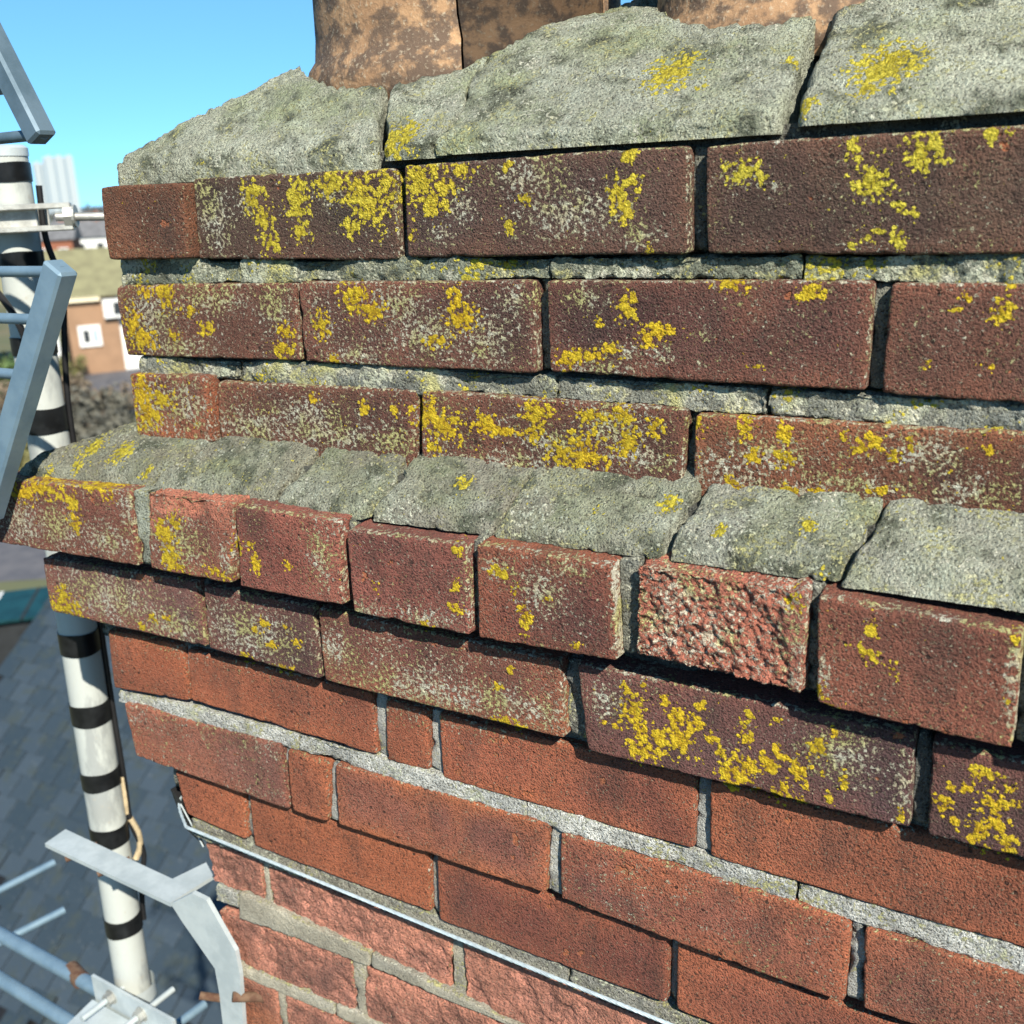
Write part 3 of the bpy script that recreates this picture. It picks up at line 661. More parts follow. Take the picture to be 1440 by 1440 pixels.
slab('flaunching', [(-0.006, 0.21), (0.5, 0.21)], [(-0.006, X_RIGHT), (0.5, X_RIGHT)], -0.006, 0.49, h_top, ZT, FL, res=0.012)

YF, XL, ZF = -0.053, -0.868, -0.2335
def h_fil(x, y):
    m = np.minimum.reduce([(y-YF)*1.0, (x-XL)*0.62]); m = np.maximum(m, 0)
    return ZF+0.005+np.where(m < 0.012, m*1.1, 0.0132+(m-0.012)*0.52), None
def crackf(pts): 
    c = crack(pts, YF-0.002, h_fil); return c+[(0.03, c[-1][1]+0.01)]
cr = [crackf([(208, 680), (250, 648), (300, 618)]), crackf([(386, 702), (415, 668), (448, 636)]), crackf([(519, 720), (540, 685), (572, 650)]),
      crackf([(690, 758), (715, 712), (745, 668)]), crackf([(936, 778), (952, 735), (977, 692)]), crackf([(1178, 826), (1205, 770), (1243, 714)])]
slab('mortar_fillet', [(YF, XL), (0.5, XL)], shift(cr[0], -0.0025), YF, 0.45, h_fil, ZF, (0.215, 0.205, 0.150), yel=0.17, pale=0.36, res=0.0035, r=0.006)
fc = [(0.215, 0.205, 0.150), (0.205, 0.198, 0.148), (0.215, 0.205, 0.160), (0.215, 0.205, 0.160), (0.21, 0.212, 0.175)]
for i in range(5):
    slab('mortar_fillet', shift(cr[i], 0.0028 if i != 3 else 0.0004), shift(cr[i+1], -0.0028 if i != 2 else -0.0004), YF-0.001*(i % 2), 0.03, h_fil, ZF, fc[i], lum=(1.05, 1.05, 1.1, 1.1, 1.25)[i], yel=0.15, pale=(0.34, 0.36, 0.36, 0.36, 0.46)[i], res=0.003, r=0.0045)
slab('mortar_fillet', shift(cr[5], 0.0008), [(YF, 0.22), (0.03, 0.22)], YF-0.004, 0.03, h_fil, ZF-0.001, (0.245, 0.24, 0.20), lum=1.25, yel=0.15, pale=0.44, res=0.0035, r=0.007)
slab('mortar_fillet', [(YF, 0.222), (0.03, 0.222)], [(YF, X_RIGHT), (0.03, X_RIGHT)], YF, 0.03, h_fil, ZF, fc[1], res=0.01, r=0.006)

# ------------------------------------------------------------------ chimney pots
def pot_mat(name='terracotta_sooted', k=1.0):
    t = NT(name)
    n1 = t.noise(14, 5, 0.65); n2 = t.noise(60, 5, 0.65); n3 = t.noise(320, 4, 0.6); st = t.noise(9, 4, 0.6, t.mapv((1, 1, 3.2)))
    c = t.mix(t.ss(n1, 0.35, 0.65), (0.37, 0.225, 0.120), (0.25, 0.145, 0.078))
    c = t.mix(t.ss(t.math('ADD', n2, t.math('MULTIPLY', st, 0.9)), 0.84, 1.04), c, (0.105, 0.070, 0.048))
    c = t.mix(t.math('MULTIPLY', t.ss(n3, 0.55, 0.7), 0.5), c, (0.42, 0.36, 0.26))
    t.bump(t.math('ADD', n2, t.math('MULTIPLY', n3, 0.5)), 0.0025, 0.7)
    if k != 1.0: c = t.mix(1.0, c, (k, k, k), 'MULTIPLY')
    return t.done(c, 0.85)
M_POT = pot_mat()
M_SOOT = plain('soot', (0.02, 0.018, 0.016), 0.95, nz=0.4, nscale=40)
M_POTD = pot_mat('terracotta_dark', 0.22)  # much darker copy of the pot colour, for the shard
def pot(x, label, crack_a=None, zb=0.060, rr=POT_R, tilt=(0, 0), py=POTS_Y):
    p = thing('chimney_pot', label, 'chimney pot', (x, py, zb), group=None)
    h = 0.46
    prof = [(rr+0.004, 0), (rr+0.008, 0.006), (rr+0.009, 0.02), (rr+0.004, 0.034), (rr-0.002, 0.042), (rr-0.004, 0.06), (rr-0.006, 0.20), (rr-0.010, 0.38), (rr-0.004, 0.39), (rr+0.010, 0.40), (rr+0.012, 0.44), (rr+0.002, h), (rr-0.018, h), (rr-0.024, 0.42), (rr-0.026, 0.02)]
    m = MB()
    if crack_a is None: m.lathe(prof, (0, 0, 0), 96)
    else:
        m.lathe(prof, (0, 0, 0), 96, crack_a+R(58), crack_a+2*math.pi-0.006)
        sh_ = MB().lathe(prof, (0, 0, 0), 20, crack_a+0.006, crack_a+R(57.6)).build('broken_shard', M_POTD, p, smooth=True); sh_['label'] = 'dark shard beside the crack'
    b = m.build('pot_body', M_POT, p, smooth=True)
    if crack_a is not None:
        for v in list(b.data.vertices)+list(sh_.data.vertices):
            a = math.atan2(v.co.y, v.co.x)-crack_a; a = (a+math.pi) % (2*math.pi)-math.pi
            if abs(a) < 0.25:
                k = (1-abs(a)/0.25); sh = (math.sin(v.co.z*60)*0.012+math.sin(v.co.z*140+1)*0.006-v.co.z*0.15)*k
                ca, sa = math.cos(sh), math.sin(sh); v.co.x, v.co.y = v.co.x*ca-v.co.y*sa, v.co.x*sa+v.co.y*ca
    MB().lathe([(rr-0.030, 0.0), (rr-0.030, h-0.03)], (0, 0, 0), 48).build('flue_liner', M_SOOT, p, smooth=True)
    p.rotation_euler = (tilt[0], tilt[1], 0)
    return p
pot(POT1_X, 'cracked sooty terracotta chimney pot beside the bare corner of the flaunching', crack_a=R(-62), zb=0.072)
pot(POT2_X, 'brown terracotta chimney pot standing above the wide lichen-spotted mortar slab', zb=0.078, rr=POT2_R, py=POT2_Y)
pot(POT3_X, 'terracotta chimney pot at the far end of the row', zb=0.072)

# ------------------------------------------------------------------ metals
def galv(name, c, c2, rough=0.45, metal=0.75, scale=60):
    t = NT(name); n = t.noise(scale, 5, 0.65); v = t.noise(scale*5, 3, 0.6)
    cc = t.mix(t.ss(n, 0.35, 0.68), c, c2); t.bump(v, 0.0004, 0.4)
    t.b.inputs['Specular IOR Level'].default_value = 0.5
    return t.done(cc, t.math('ADD', t.math('MULTIPLY', n, 0.3), rough-0.1), metal)
M_GALV = galv('galvanised_steel', (0.44, 0.485, 0.49), (0.34, 0.385, 0.395), 0.5, 0.25, 30)
M_ALU = galv('oxidised_aluminium', (0.17, 0.25, 0.31), (0.12, 0.19, 0.25), 0.5, 0.35, 25)
M_ALUD = galv('dark_aluminium_rail', (0.10, 0.15, 0.19), (0.06, 0.10, 0.13), 0.55, 0.3, 25)  # darker aluminium for the upper rail and its rods
M_STEEL = galv('zinc_clamp', (0.45, 0.45, 0.41), (0.28, 0.28, 0.26), 0.45, 0.6, 70)
M_WIRE = galv('wire_zinc', (0.46, 0.54, 0.57), (0.34, 0.40, 0.43), 0.45, 0.3, 200)
M_RUST = plain('rusty_steel', (0.075, 0.036, 0.022), 0.85, nscale=90, c2=(0.13, 0.08, 0.05), bump=0.001)
M_TAPE = plain('black_tape', (0.012, 0.013, 0.014), 0.32, nz=0.5, nscale=50, bump=0.0006)
M_CABLE = plain('black_cable', (0.014, 0.014, 0.015), 0.45, nz=0.3, nscale=30)
def mast_mat():
    t = NT('white_mast_wrap'); n = t.noise(22, 5, 0.65, t.mapv((1, 1, 0.35))); f = t.noise(120, 4, 0.6)
    c = t.mix(t.ss(n, 0.52, 0.64), (0.38, 0.40, 0.375), (0.26, 0.275, 0.265))
    c = t.mix(t.math('MULTIPLY', t.ss(f, 0.60, 0.72), 0.5), c, (0.33, 0.30, 0.24))
    t.bump(t.math('ADD', f, n), 0.0007, 0.5)
    return t.done(c, 0.5)
M_MAST = mast_mat()
M_TAN = plain('yellowed_tape', (0.50, 0.40, 0.25), 0.6, nz=0.4, nscale=60)

# ------------------------------------------------------------------ mast with taped bands
MY = 0.10
mt, mbm = atY((6, 214), MY), atY((190, 1402), MY)
mr = 0.0222
mast = thing('aerial_mast', 'white aerial mast banded with black tape, standing beside the brick stack', 'aerial mast', tuple(mbm))
ax = Vector(mt-mbm); ml = ax.length; axn = ax.normalized()
def on_mast(py): # distance along the mast of a photograph row
    best = min(np.linspace(0, ml, 4000), key=lambda s: abs(row(Vector(mbm)+axn*s)-py)); return best
def row(P):
    d = np.array(P)-CAM; return 720-FPX*(d@CU)/(d@CF)
m = MB(); m.tube([axn*(ml*i/24) for i in range(25)], [mr]*25, 40); m.build('tube', M_MAST, mast, smooth=True)
m = MB(); m.tube([axn*(ml-0.004), axn*(ml+0.004), axn*(ml+0.007)], [mr+0.001, mr+0.001, mr*0.85], 32); m.build('end_cap', M_GALV, mast, smooth=True)
def band(p0, p1, mat=M_TAPE, extra=0.0012, skew=0.0):
    s1, s0 = on_mast(p0), on_mast(p1); V = []; F = []; n = 40
    a = axn.cross(Vector((0, 1, 0))).normalized(); b = axn.cross(a)
    for j, (s, rr) in enumerate(((s0, mr), (s0, mr+extra), (s0+(s1-s0)*0.5, mr+extra*1.1), (s1, mr+extra), (s1, mr))):
        for k in range(n):
            an = 2*math.pi*k/n; wob = 0.0006*math.sin(3*an+s*400)+skew*math.cos(an)
            V.append(axn*(s+wob)+(a*math.cos(an)+b*math.sin(an))*rr)
    for j in range(4):
        for k in range(n): F.append((j*n+k, j*n+(k+1) % n, (j+1)*n+(k+1) % n, (j+1)*n+k))
    MB().add(V, F).build('tape_band', mat, mast, smooth=True)
for p0, p1 in ((229, 256), (354, 386), (472, 497), (572, 606), (884, 914), (984, 1012), (1079, 1102), (1156, 1181), (1284, 1306), (1394, 1401)): band(p0, p1, skew=random.uniform(-0.0015, 0.0015))
# coax cable down the far side, bulging where the tape has let go
side = Vector((0.62, 0.78, 0)).normalized()
def mp(py, off, s=side): return axn*on_mast(py)+s*(mr+off)
cab = [mp(262, 0.006), mp(330, 0.005), mp(370, 0.010), mp(400, 0.016), mp(450, 0.012), mp(520, 0.006), mp(600, 0.003), mp(760, 0.005), mp(900, 0.003), mp(1000, 0.003), mp(1095, 0.004), mp(1160, 0.004), mp(1195, 0.012), mp(1215, 0.014), mp(1240, 0.008), mp(1275, 0.004), mp(1300, 0.003)]
def smooth_path(P, n=6):
    P = [Vector(p) for p in P]; out = []
    for i in range(len(P)-1):
        p0, p1, p2, p3 = P[max(i-1, 0)], P[i], P[i+1], P[min(i+2, len(P)-1)]
        for k in range(n):
            t = k/n; out.append(0.5*((2*p1)+(p2-p0)*t+(2*p0-5*p1+4*p2-p3)*t*t+(3*p1-p0-3*p2+p3)*t**3))
    out.append(P[-1]); return out
m = MB(); m.tube(smooth_path(cab), 0.0035, 8); m.build('coax_cable', M_CABLE, mast, smooth=True)
m = MB(); m.tube(smooth_path([mp(1098, 0.0015), mp(1130, 0.002), mp(1150, 0.001)]), [0.004]*13, 8); m.build('loose_tape', M_TAN, mast, smooth=True)
m = MB(); m.tube(smooth_path([mp(1158, 0.004), mp(1180, 0.011), mp(1200, 0.011), mp(1215, 0.004)]), 0.0040, 8); m.build('loose_tape', M_TAN, mast, smooth=True)

# ------------------------------------------------------------------ television aerial with its corner reflector
AY = -0.084
aer = thing('television_aerial', 'grey television aerial with ladder-like corner reflector clamped to the taped mast', 'aerial', tuple(atY((20, 300), AY)))
A0 = np.array(aer.location)
def sq(a, b, wd, name, mat, th=None):
    a, b = Vector(a)-Vector(A0), Vector(b)-Vector(A0); d = (b-a); L = d.length; zax = d.normalized()
    yax = Vector((0, 1, 0)); yax = (yax-zax*yax.dot(zax)).normalized(); xax = yax.cross(zax)
    rot = Matrix((xax, yax, zax)).transposed()
    m = MB(); m.box(tuple((a+b)/2), (wd, th or wd, L), rot, bev=0.0022); return m.build(name, mat, aer, smooth=False)
lo0, lo1 = atY((86, 374), AY), atY((-16, 724), AY-0.006)
up0, up1 = atY((60, 196), AY+0.01), atY((-50, -22), AY+0.01)
sq(lo0, lo1, 0.0215, 'rail', M_ALU, 0.019); sq(up0, up1, 0.0182, 'rail', M_ALUD, 0.018)
off = np.array((-0.46, 0.02, 0.0))
sq(lo0+off, lo1+off, 0.0215, 'rail', M_ALU, 0.019); sq(up0+off, up1+off, 0.0182, 'rail', M_ALUD, 0.018)
def rod(py, a, b, r=0.0042, mat=M_ALU):
    best = min(np.linspace(0, 1, 2000), key=lambda t: abs(row(a+(b-a)*t)-py)); p = a+(b-a)*best
    m = MB(); m.tube([Vector(p-A0)+Vector((0.004, 0, 0)), Vector(p+off-A0)], r, 14); m.build('reflector_rod', mat, aer, smooth=True)
for py in (382, 450, 528, 618, 712): rod(py, lo0, lo1, 0.0045)
for py in (189, 122, 55): rod(py, up0, up1, 0.0044, M_ALUD)
# boom and its clamp on the mast
cz = on_mast(306); cm = Vector(mbm)+axn*cz
m = MB(); m.box(tuple(Vector(A0)*0+Vector((cm.x-0.12-A0[0], cm.y-0.075-A0[1], cm.z-A0[2]))), (0.30, 0.020, 0.020), bev=0.002); m.build('boom', M_ALU, aer)
def apart(name, mat, f, smooth=False, turn=0.0):
    m = MB(); f(m)
    ct, st = math.cos(turn), math.sin(turn)
    m.V = [(cm.x+(v[0]-cm.x)*ct-(v[1]-cm.y)*st, cm.y+(v[0]-cm.x)*st+(v[1]-cm.y)*ct, v[2]) for v in m.V]
    m.V = [(v[0]-A0[0], v[1]-A0[1], v[2]-A0[2]) for v in m.V]; return m.build(name, mat, aer, smooth)
TN = R(46)
apart('clamp_jaw', M_STEEL, lambda m: (m.box((cm.x+0.004, cm.y-0.034, cm.z+0.010), (0.112, 0.016, 0.006), bev=0.0012), m.box((cm.x+0.004, cm.y-0.030, cm.z-0.012), (0.112, 0.022, 0.006), bev=0.0012), m.box((cm.x-0.010, cm.y-0.026, cm.z-0.001), (0.070, 0.005, 0.020), bev=0.001)), turn=TN)
apart('clamp_jaw', M_STEEL, lambda m: m.box((cm.x-0.006, cm.y+0.027, cm.z), (0.076, 0.006, 0.024), bev=0.001), turn=TN)
bx = cm.x+0.056
apart('clamp_bolt', M_STEEL, lambda m: m.tube([(bx-0.012, cm.y-0.036, cm.z-0.001), (bx+0.042, cm.y-0.040, cm.z-0.003)], 0.0044, 14), True, turn=TN)
apart('nut', M_STEEL, lambda m: m.tube([(bx-0.004, cm.y-0.036, cm.z-0.001), (bx+0.005, cm.y-0.0365, cm.z-0.001)], 0.0105, 6), turn=TN)
apart('washer', M_STEEL, lambda m: m.tube([(bx+0.0055, cm.y-0.0366, cm.z-0.001), (bx+0.0078, cm.y-0.037, cm.z-0.001)], 0.0115, 20), turn=TN)
apart('clamp_bolt', M_STEEL, lambda m: m.tube([(cm.x-0.034, cm.y-0.045, cm.z), (cm.x-0.034, cm.y+0.045, cm.z)], 0.0038, 14), True, turn=TN)
apart('feed_cable', M_CABLE, lambda m: m.tube(smooth_path([(cm.x-0.09, cm.y-0.06, cm.z-0.01), (cm.x-0.03, cm.y-0.055, cm.z-0.035), (cm.x+0.015, cm.y-0.045, cm.z-0.075), (cm.x+0.030, cm.y-0.035, cm.z-0.12), (cm.x+0.022, cm.y-0.03, cm.z-0.17)]), 0.0036, 8), True)

# ------------------------------------------------------------------ lashing wire round the stack
wire_pts = [atY(p, -0.030) for p in ((250, 1158), (262, 1163), (420, 1217), (620, 1300), (960, 1440))]
wa, wb = wire_pts[1], wire_pts[4]; dirw = (wb-wa)/np.linalg.norm(wb-wa); wend = wa+dirw*1.56
tag_w = thing('lashing_wire', 'galvanised twisted wire rope lashed round the stack', 'wire rope', tuple(wa))
def wpath(n):
    P = []
    back = [Vector((-0.792, 0.47, wa[2]-0.01)), Vector((-0.790, 0.10, wa[2]+0.0)), Vector((-0.786, 0.02, wa[2]+0.004)), Vector((-0.776, -0.006, wa[2]+0.003))]
    P = smooth_path(back+[Vector(wa)], 6)
    for i in range(1, n+1):
        t = i/n; q = Vector(wa)+(Vector(wend)-Vector(wa))*t; q.z -= 0.010*math.sin(math.pi*t)*0.6; P.append(q)
    return P
WP = wpath(420)
for k in range(5):
    pts = []; s = 0; prev = WP[0]
    for i, p in enumerate(WP):
        s += (p-prev).length; prev = p
        t = (WP[min(i+1, len(WP)-1)]-WP[max(i-1, 0)]).normalized(); a = t.cross(Vector((0, 0, 1))).normalized(); b = t.cross(a)
        an = 2*math.pi*(k/5+s/0.028); pts.append(p+(a*math.cos(an)+b*math.sin(an))*0.0010-Vector(wa))
    m = MB(); m.tube(pts, 0.0007, 5, False); m.build('strand', M_WIRE, tag_w, smooth=True)
# corner plate that keeps the wire off the brick
cp = thing('corner_plate', 'small dark bent metal plate under the wire at the brick corner', 'metal plate', tuple(atY((262, 1140), -0.006)))
c0 = np.array(cp.location)
q0, q1, q2, q3 = [atY(p, -0.004) for p in ((241, 1110), (259, 1127), (291, 1187), (262, 1166))]
m = MB()
lft = [Vector(q0-c0), Vector(q1-c0)+Vector((0.0, -0.004, 0)), Vector(q2-c0)+Vector((0, -0.004, 0)), Vector(q3-c0)]
m.prism(lft, (0.0, 0.0015, 0)); m.build('front_leaf', M_CABLE, cp)
m = MB(); m.prism([lft[0], lft[3], lft[3]+Vector((0.004, 0.05, 0.0)), lft[0]+Vector((0.004, 0.05, 0.0))], (-0.0015, 0, 0)); m.build('side_leaf', M_CABLE, cp)
m = MB(); m.tube([lft[1]+Vector((0, -0.001, 0)), lft[2]+Vector((0, -0.001, 0))], 0.0008, 6); m.build('bright_edge', M_GALV, cp, smooth=True)

# ------------------------------------------------------------------ galvanised corner bracket
br = thing('lashing_bracket', 'pale galvanised steel bracket with cranked leg against the stack corner', 'bracket', tuple(atY((262, 1262), -0.03)))
B0 = np.array(br.location)
def bpart(name, mat, f, smooth=False, root=None, o0=None):
    m = MB(); f(m); oo = B0 if o0 is None else o0
    m.V = [(v[0]-oo[0], v[1]-oo[1], v[2]-oo[2]) for v in m.V]; return m.build(name, mat, root or br, smooth)
ZA = -0.70
pa = [atZ(p, ZA) for p in ((63, 1186), (92, 1166), (243, 1236), (290, 1213), (300, 1232), (268, 1252), (240, 1270))]
bpart('arm', M_GALV, lambda m: m.prism([Vector(p) for p in pa[:3]]+[Vector(pa[6])], (0, 0, -0.005)))
bpart('wall_strap', M_GALV, lambda m: m.prism([Vector(p)+Vector((0, 0, 0.0004)) for p in (pa[2], pa[3], pa[4], pa[5], pa[6])], (0, 0, -0.0045)))
LY = float(pa[6][1])-0.004
legc = [((240, 1271), (270, 1256)), ((256, 1296), (290, 1266)), ((302, 1362), (331, 1338)), ((308, 1395), (337, 1370)), ((315, 1455), (343, 1450)), ((322, 1540), (350, 1540))]
def leg(m):
    V = []; F = []
    for k, (a, b) in enumerate(legc):
        pA, pB = atY(a, LY), atY(b, LY); V += [tuple(pA), tuple(pB), tuple(pB+(0, 0.005, 0)), tuple(pA+(0, 0.005, 0))]
    for k in range(len(legc)-1):
        for j in range(4): F.append((k*4+j, k*4+(j+1) % 4, k*4+4+(j+1) % 4, k*4+4+j))
    F += [(3, 2, 1, 0), tuple(len(V)-4+i for i in range(4))]; m.add(V, F)
bpart('cranked_leg', M_GALV, leg)
for p in ((92, 1208), (137, 1229)):
    a = atZ(p, ZA-0.012); bpart('bolt', M_RUST, lambda m: m.tube([tuple(a), tuple(a+(0.02, 0.03, 0.006))], 0.0042, 10), True)
a = atY((327, 1402), LY-0.004); bpart('bolt', M_RUST, lambda m: m.tube([tuple(a), tuple(a+(0.03, 0.03, -0.012))], 0.0052, 12), True)
a = atY((281, 1400), LY+0.03); bpart('bolt', M_RUST, lambda m: m.tube([tuple(a), tuple(a+(0.03, 0.02, -0.010))], 0.0045, 12), True)

# ------------------------------------------------------------------ clamp at the foot of the mast
fb = thing('mast_foot_clamp', 'galvanised angle plate with threaded bolts gripping the foot of the mast', 'mast clamp', tuple(mbm+(0, 0, -0.02)))
FB0 = np.array(fb.location)
zf = float(mbm[2])+0.02
def fpart(name, mat, f, smooth=False): return bpart(name, mat, f, smooth, fb, FB0)
# upright flange along X and a flat flange towards the viewer
fa, fbp = atZ((128, 1372), zf+0.03), atZ((236, 1432), zf+0.03)
dx = (fbp-fa); dx[2] = 0; dxn = dx/np.linalg.norm(dx); nrm = np.array((dxn[1], -dxn[0], 0.0))
pl0 = fa; pl1 = fa+dxn*0.16
fpart('upright_flange', M_GALV, lambda m: m.prism([Vector(pl0), Vector(pl1), Vector(pl1-(0, 0, 0.035)), Vector(pl0-(0, 0, 0.045))], tuple(-nrm*0.004)))
b0 = pl0-(0, 0, 0.035)
fpart('flat_flange', M_GALV, lambda m: m.prism([Vector(b0+nrm*0.004), Vector(b0+dxn*0.16+nrm*0.004), Vector(b0+dxn*0.15+nrm*0.055), Vector(b0+dxn*0.01+nrm*0.055)], (0, 0, -0.004)))
for s in (0.038, 0.098):
    c = pl0+dxn*s-(0, 0, 0.017)
    fpart('bolt', M_GALV, lambda m: m.tube([tuple(c-nrm*0.05), tuple(c+nrm*0.045)], 0.004, 12), True)
    fpart('nut', M_STEEL, lambda m: m.tube([tuple(c+nrm*0.001), tuple(c+nrm*0.009)], 0.0085, 6))
    fpart('washer', M_STEEL, lambda m: m.tube([tuple(c-nrm*0.0005), tuple(c+nrm*0.0012)], 0.0105, 18))
def strap(m):
    pts = [Vector((mbm[0], mbm[1], zf+0.004))+Vector((math.cos(a), math.sin(a), 0))*(mr+0.006) for a in np.linspace(R(-40), R(190), 24)]
    V = []; F = []
    for p in pts:
        V += [tuple(p), tuple(p+Vector((0, 0, -0.022)))]
    for i in range(len(pts)-1): F.append((2*i, 2*i+1, 2*i+3, 2*i+2))
    m.add(V, F)
fpart('saddle_strap', M_GALV, strap, True)

# second aerial lying low behind the mast foot
lowz = -1.08
ya = thing('yagi_aerial', 'slim grey aerial rods hanging low over the slate roof', 'aerial', tuple(atZ((60, 1350), lowz)))
Y0 = np.array(ya.location)
def ypart(name, a, b, r, mat):
    m = MB(); m.tube([Vector(np.array(a)-Y0), Vector(np.array(b)-Y0)], r, 12); m.build(name, mat, ya, smooth=True)
pA, pB = atZ((-40, 1292), lowz), atZ((165, 1406), lowz); ypart('boom', pA, pB, 0.0105, M_ALU)
pC, pD = atZ((-40, 1352), lowz-0.06), atZ((150, 1470), lowz-0.06); ypart('boom', pC, pD, 0.0105, M_ALU)
ypart('element', atZ((-60, 1282), lowz-0.02), atZ((76, 1213), lowz-0.02), 0.0065, M_ALU)
ypart('element', atZ((-60, 1356), lowz-0.02), atZ((90, 1280), lowz-0.02), 0.0065, M_ALU)
ypart('element', atZ((250, 1440), lowz-0.02), atZ((288, 1412), lowz-0.02), 0.0065, M_ALU)
pm = atZ((108, 1372), lowz); ypart('boom_joint', pm-(0.02, -0.006, 0), pm+(0.015, -0.004, 0), 0.0125, M_RUST)

# ------------------------------------------------------------------ the setting below
GZ = -9.5
def gm():
    t = NT('grass_and_earth'); n = t.noise(0.35, 6, 0.65); f = t.noise(0.02, 4, 0.6)
    c = t.mix(t.ss(n, 0.35, 0.65), (0.075, 0.085, 0.035), (0.14, 0.115, 0.065)); c = t.mix(t.ss(f, 0.4, 0.6), c, (0.10, 0.105, 0.055))
    return t.done(c, 0.95)
me = new_mesh('ground', [(-9000, -9000, 0), (9000, -9000, 0), (9000, 9000, 0), (-9000, 9000, 0)], [(0, 1, 2, 3)], False)
structure(link('ground', me, gm(), None, (0, 0, GZ)))
def asph():
    t = NT('asphalt'); n = t.noise(1.2, 6, 0.7); c = t.mix(t.ss(n, 0.35, 0.65), (0.075, 0.075, 0.085), (0.11, 0.105, 0.11)); return t.done(c, 0.9)
M_ASPH = asph()
def ground_poly(name, pix, dz, mat):
    P = [atZ(p, GZ+dz) for p in pix]; c = np.mean(P, 0)
    me = new_mesh(name, [p-c for p in P], [tuple(range(len(P)))], False); return structure(link(name, me, mat, None, tuple(c)))
ground_poly('road', [(-200, 830), (-200, 760), (300, 700), (300, 800)], 0.008, M_ASPH)
ground_poly('driveway', [(100, 585), (100, 520), (300, 512), (300, 575)], 0.012, M_ASPH)
# hills along the horizon, distance haze painted into their blue colour
hv = []; hf = []; view = math.atan2(CF[1], CF[0])
for i in range(61):
    a = view+R(-60)+R(120)*i/60; d = 5200; h = 14+26*(0.5+0.5*math.sin(i*0.7))*(0.6+0.4*math.sin(i*0.23+1))
    hv += [(d*math.cos(a), d*math.sin(a), GZ-2), (d*math.cos(a)*1.04, d*math.sin(a)*1.04, GZ+h), (d*math.cos(a)*1.5, d*math.sin(a)*1.5, GZ-2)]
for i in range(60):
    for k in range(2): hf.append((i*3+k, i*3+3+k, i*3+4+k, i*3+1+k))
structure(link('hills', new_mesh('hills', hv, hf), plain('haze_blue_hills', (0.09, 0.13, 0.17), 1.0, nz=0.3, nscale=0.01)))

# own house under the stack
M_WALL = plain('house_brick_wall', (0.25, 0.10, 0.06), 0.9, nz=0.3, nscale=30)
def slate_mat():
    t = NT('slate'); i = t.n('ShaderNodeObjectInfo').outputs['Random']; n = t.noise(6, 5, 0.65); f = t.noise(30, 4, 0.6)
    c = t.mix(i, (0.020, 0.032, 0.043), (0.036, 0.051, 0.066)); c = t.mix(t.math('MULTIPLY', t.ss(n, 0.5, 0.66), 0.6), c, (0.038, 0.046, 0.038))
    c = t.mix(t.math('MULTIPLY', t.ss(f, 0.6, 0.7), 0.3), c, (0.14, 0.15, 0.15)); t.bump(f, 0.004, 0.5)
    return t.done(c, 0.6)
M_SLATE = slate_mat(); M_LAPSHADE = plain('slate_lap_shade', (0.008, 0.010, 0.011), 0.95, nz=0.4, nscale=10)
hs = thing('house', 'brick house below that carries the chimney stack', 'house', (3.2, 0.26, GZ))
RZ = -1.28-GZ
m = MB(); m.box((0, 0, (RZ-2.6)/2), (8.0, 7.6, RZ-2.6)); 
m.prism([(-4.0, -3.8, RZ-2.6), (-4.0, 3.8, RZ-2.6), (-4.0, 0, RZ-0.05)], (8.0, 0, 0)); m.build('wall', M_WALL, hs)
for sgn in (-1, 1):
    m = MB(); m.prism([(-4.05, 0, RZ+0.02), (-4.05, sgn*4.1, RZ-2.72), (4.05, sgn*4.1, RZ-2.72), (4.05, 0, RZ+0.02)], (0, 0, -0.1)); m.build('roof', M_SLATE, hs)

# neighbour's slate roof seen down to the left
PIT = R(36); Q = atD((70, 1000), 11.0)
rn = np.array((0, -math.sin(PIT), math.cos(PIT))); ru = np.array((0, math.cos(PIT), math.sin(PIT)))
def on_roof(p):
    d = ray(p); t = ((Q-CAM)@rn)/(d@rn); h = CAM+d*t; return h, (h[0]-Q[0]), ((h-Q)@ru)
nb = thing('slate_roofed_building', 'lower building with dark blue-grey slate roof', 'building', (float(Q[0]), float(Q[1]), GZ))
NB0 = np.array((Q[0], Q[1], GZ))
xv = on_roof((0, 935))[1]; xv2 = on_roof((66, 852))[1]
corners = [on_roof(p) for p in ((0, 935), (66, 852), (310, 1440), (0, 1440), (160, 880), (290, 1200))]
xmin = min(xv, xv2)*0.5+0.5*max(xv, xv2); xmax = max(c[1] for c in corners)+0.3; smin = min(c[2] for c in corners)-0.3; smax = max(c[2] for c in corners)+0.9
print('ROOF', xv, xv2, xmin, xmax, smin, smax)
sw, gauge, sl_len = 0.26, 0.205, 0.45
base = []
def rp(x, s, h=0.0): return Vector(Q+np.array((x, 0, 0))+ru*s+rn*h-NB0)
m = MB(); m.prism([rp(xmin+0.02, smin, -0.05), rp(xmax+6, smin, -0.05), rp(xmax+6, smax, -0.05), rp(xmin+0.02, smax, -0.05)], tuple(-rn*0.06)); m.build('roof_deck', M_CABLE, nb)
dk = rp(xmin, smin, -0.1); tp = rp(xmin, smax, -0.1)
m = MB(); m.prism([(dk.x+0.15, dk.y, 0.0), (dk.x+0.15, dk.y, dk.z-0.05), (tp.x+0.15, tp.y, tp.z-0.05), (tp.x+0.15, tp.y+4.2, dk.z-0.05), (tp.x+0.15, tp.y+4.2, 0.0)], (xmax-xmin+5, 0, 0)); m.build('wall', M_WALL, nb)
var = []
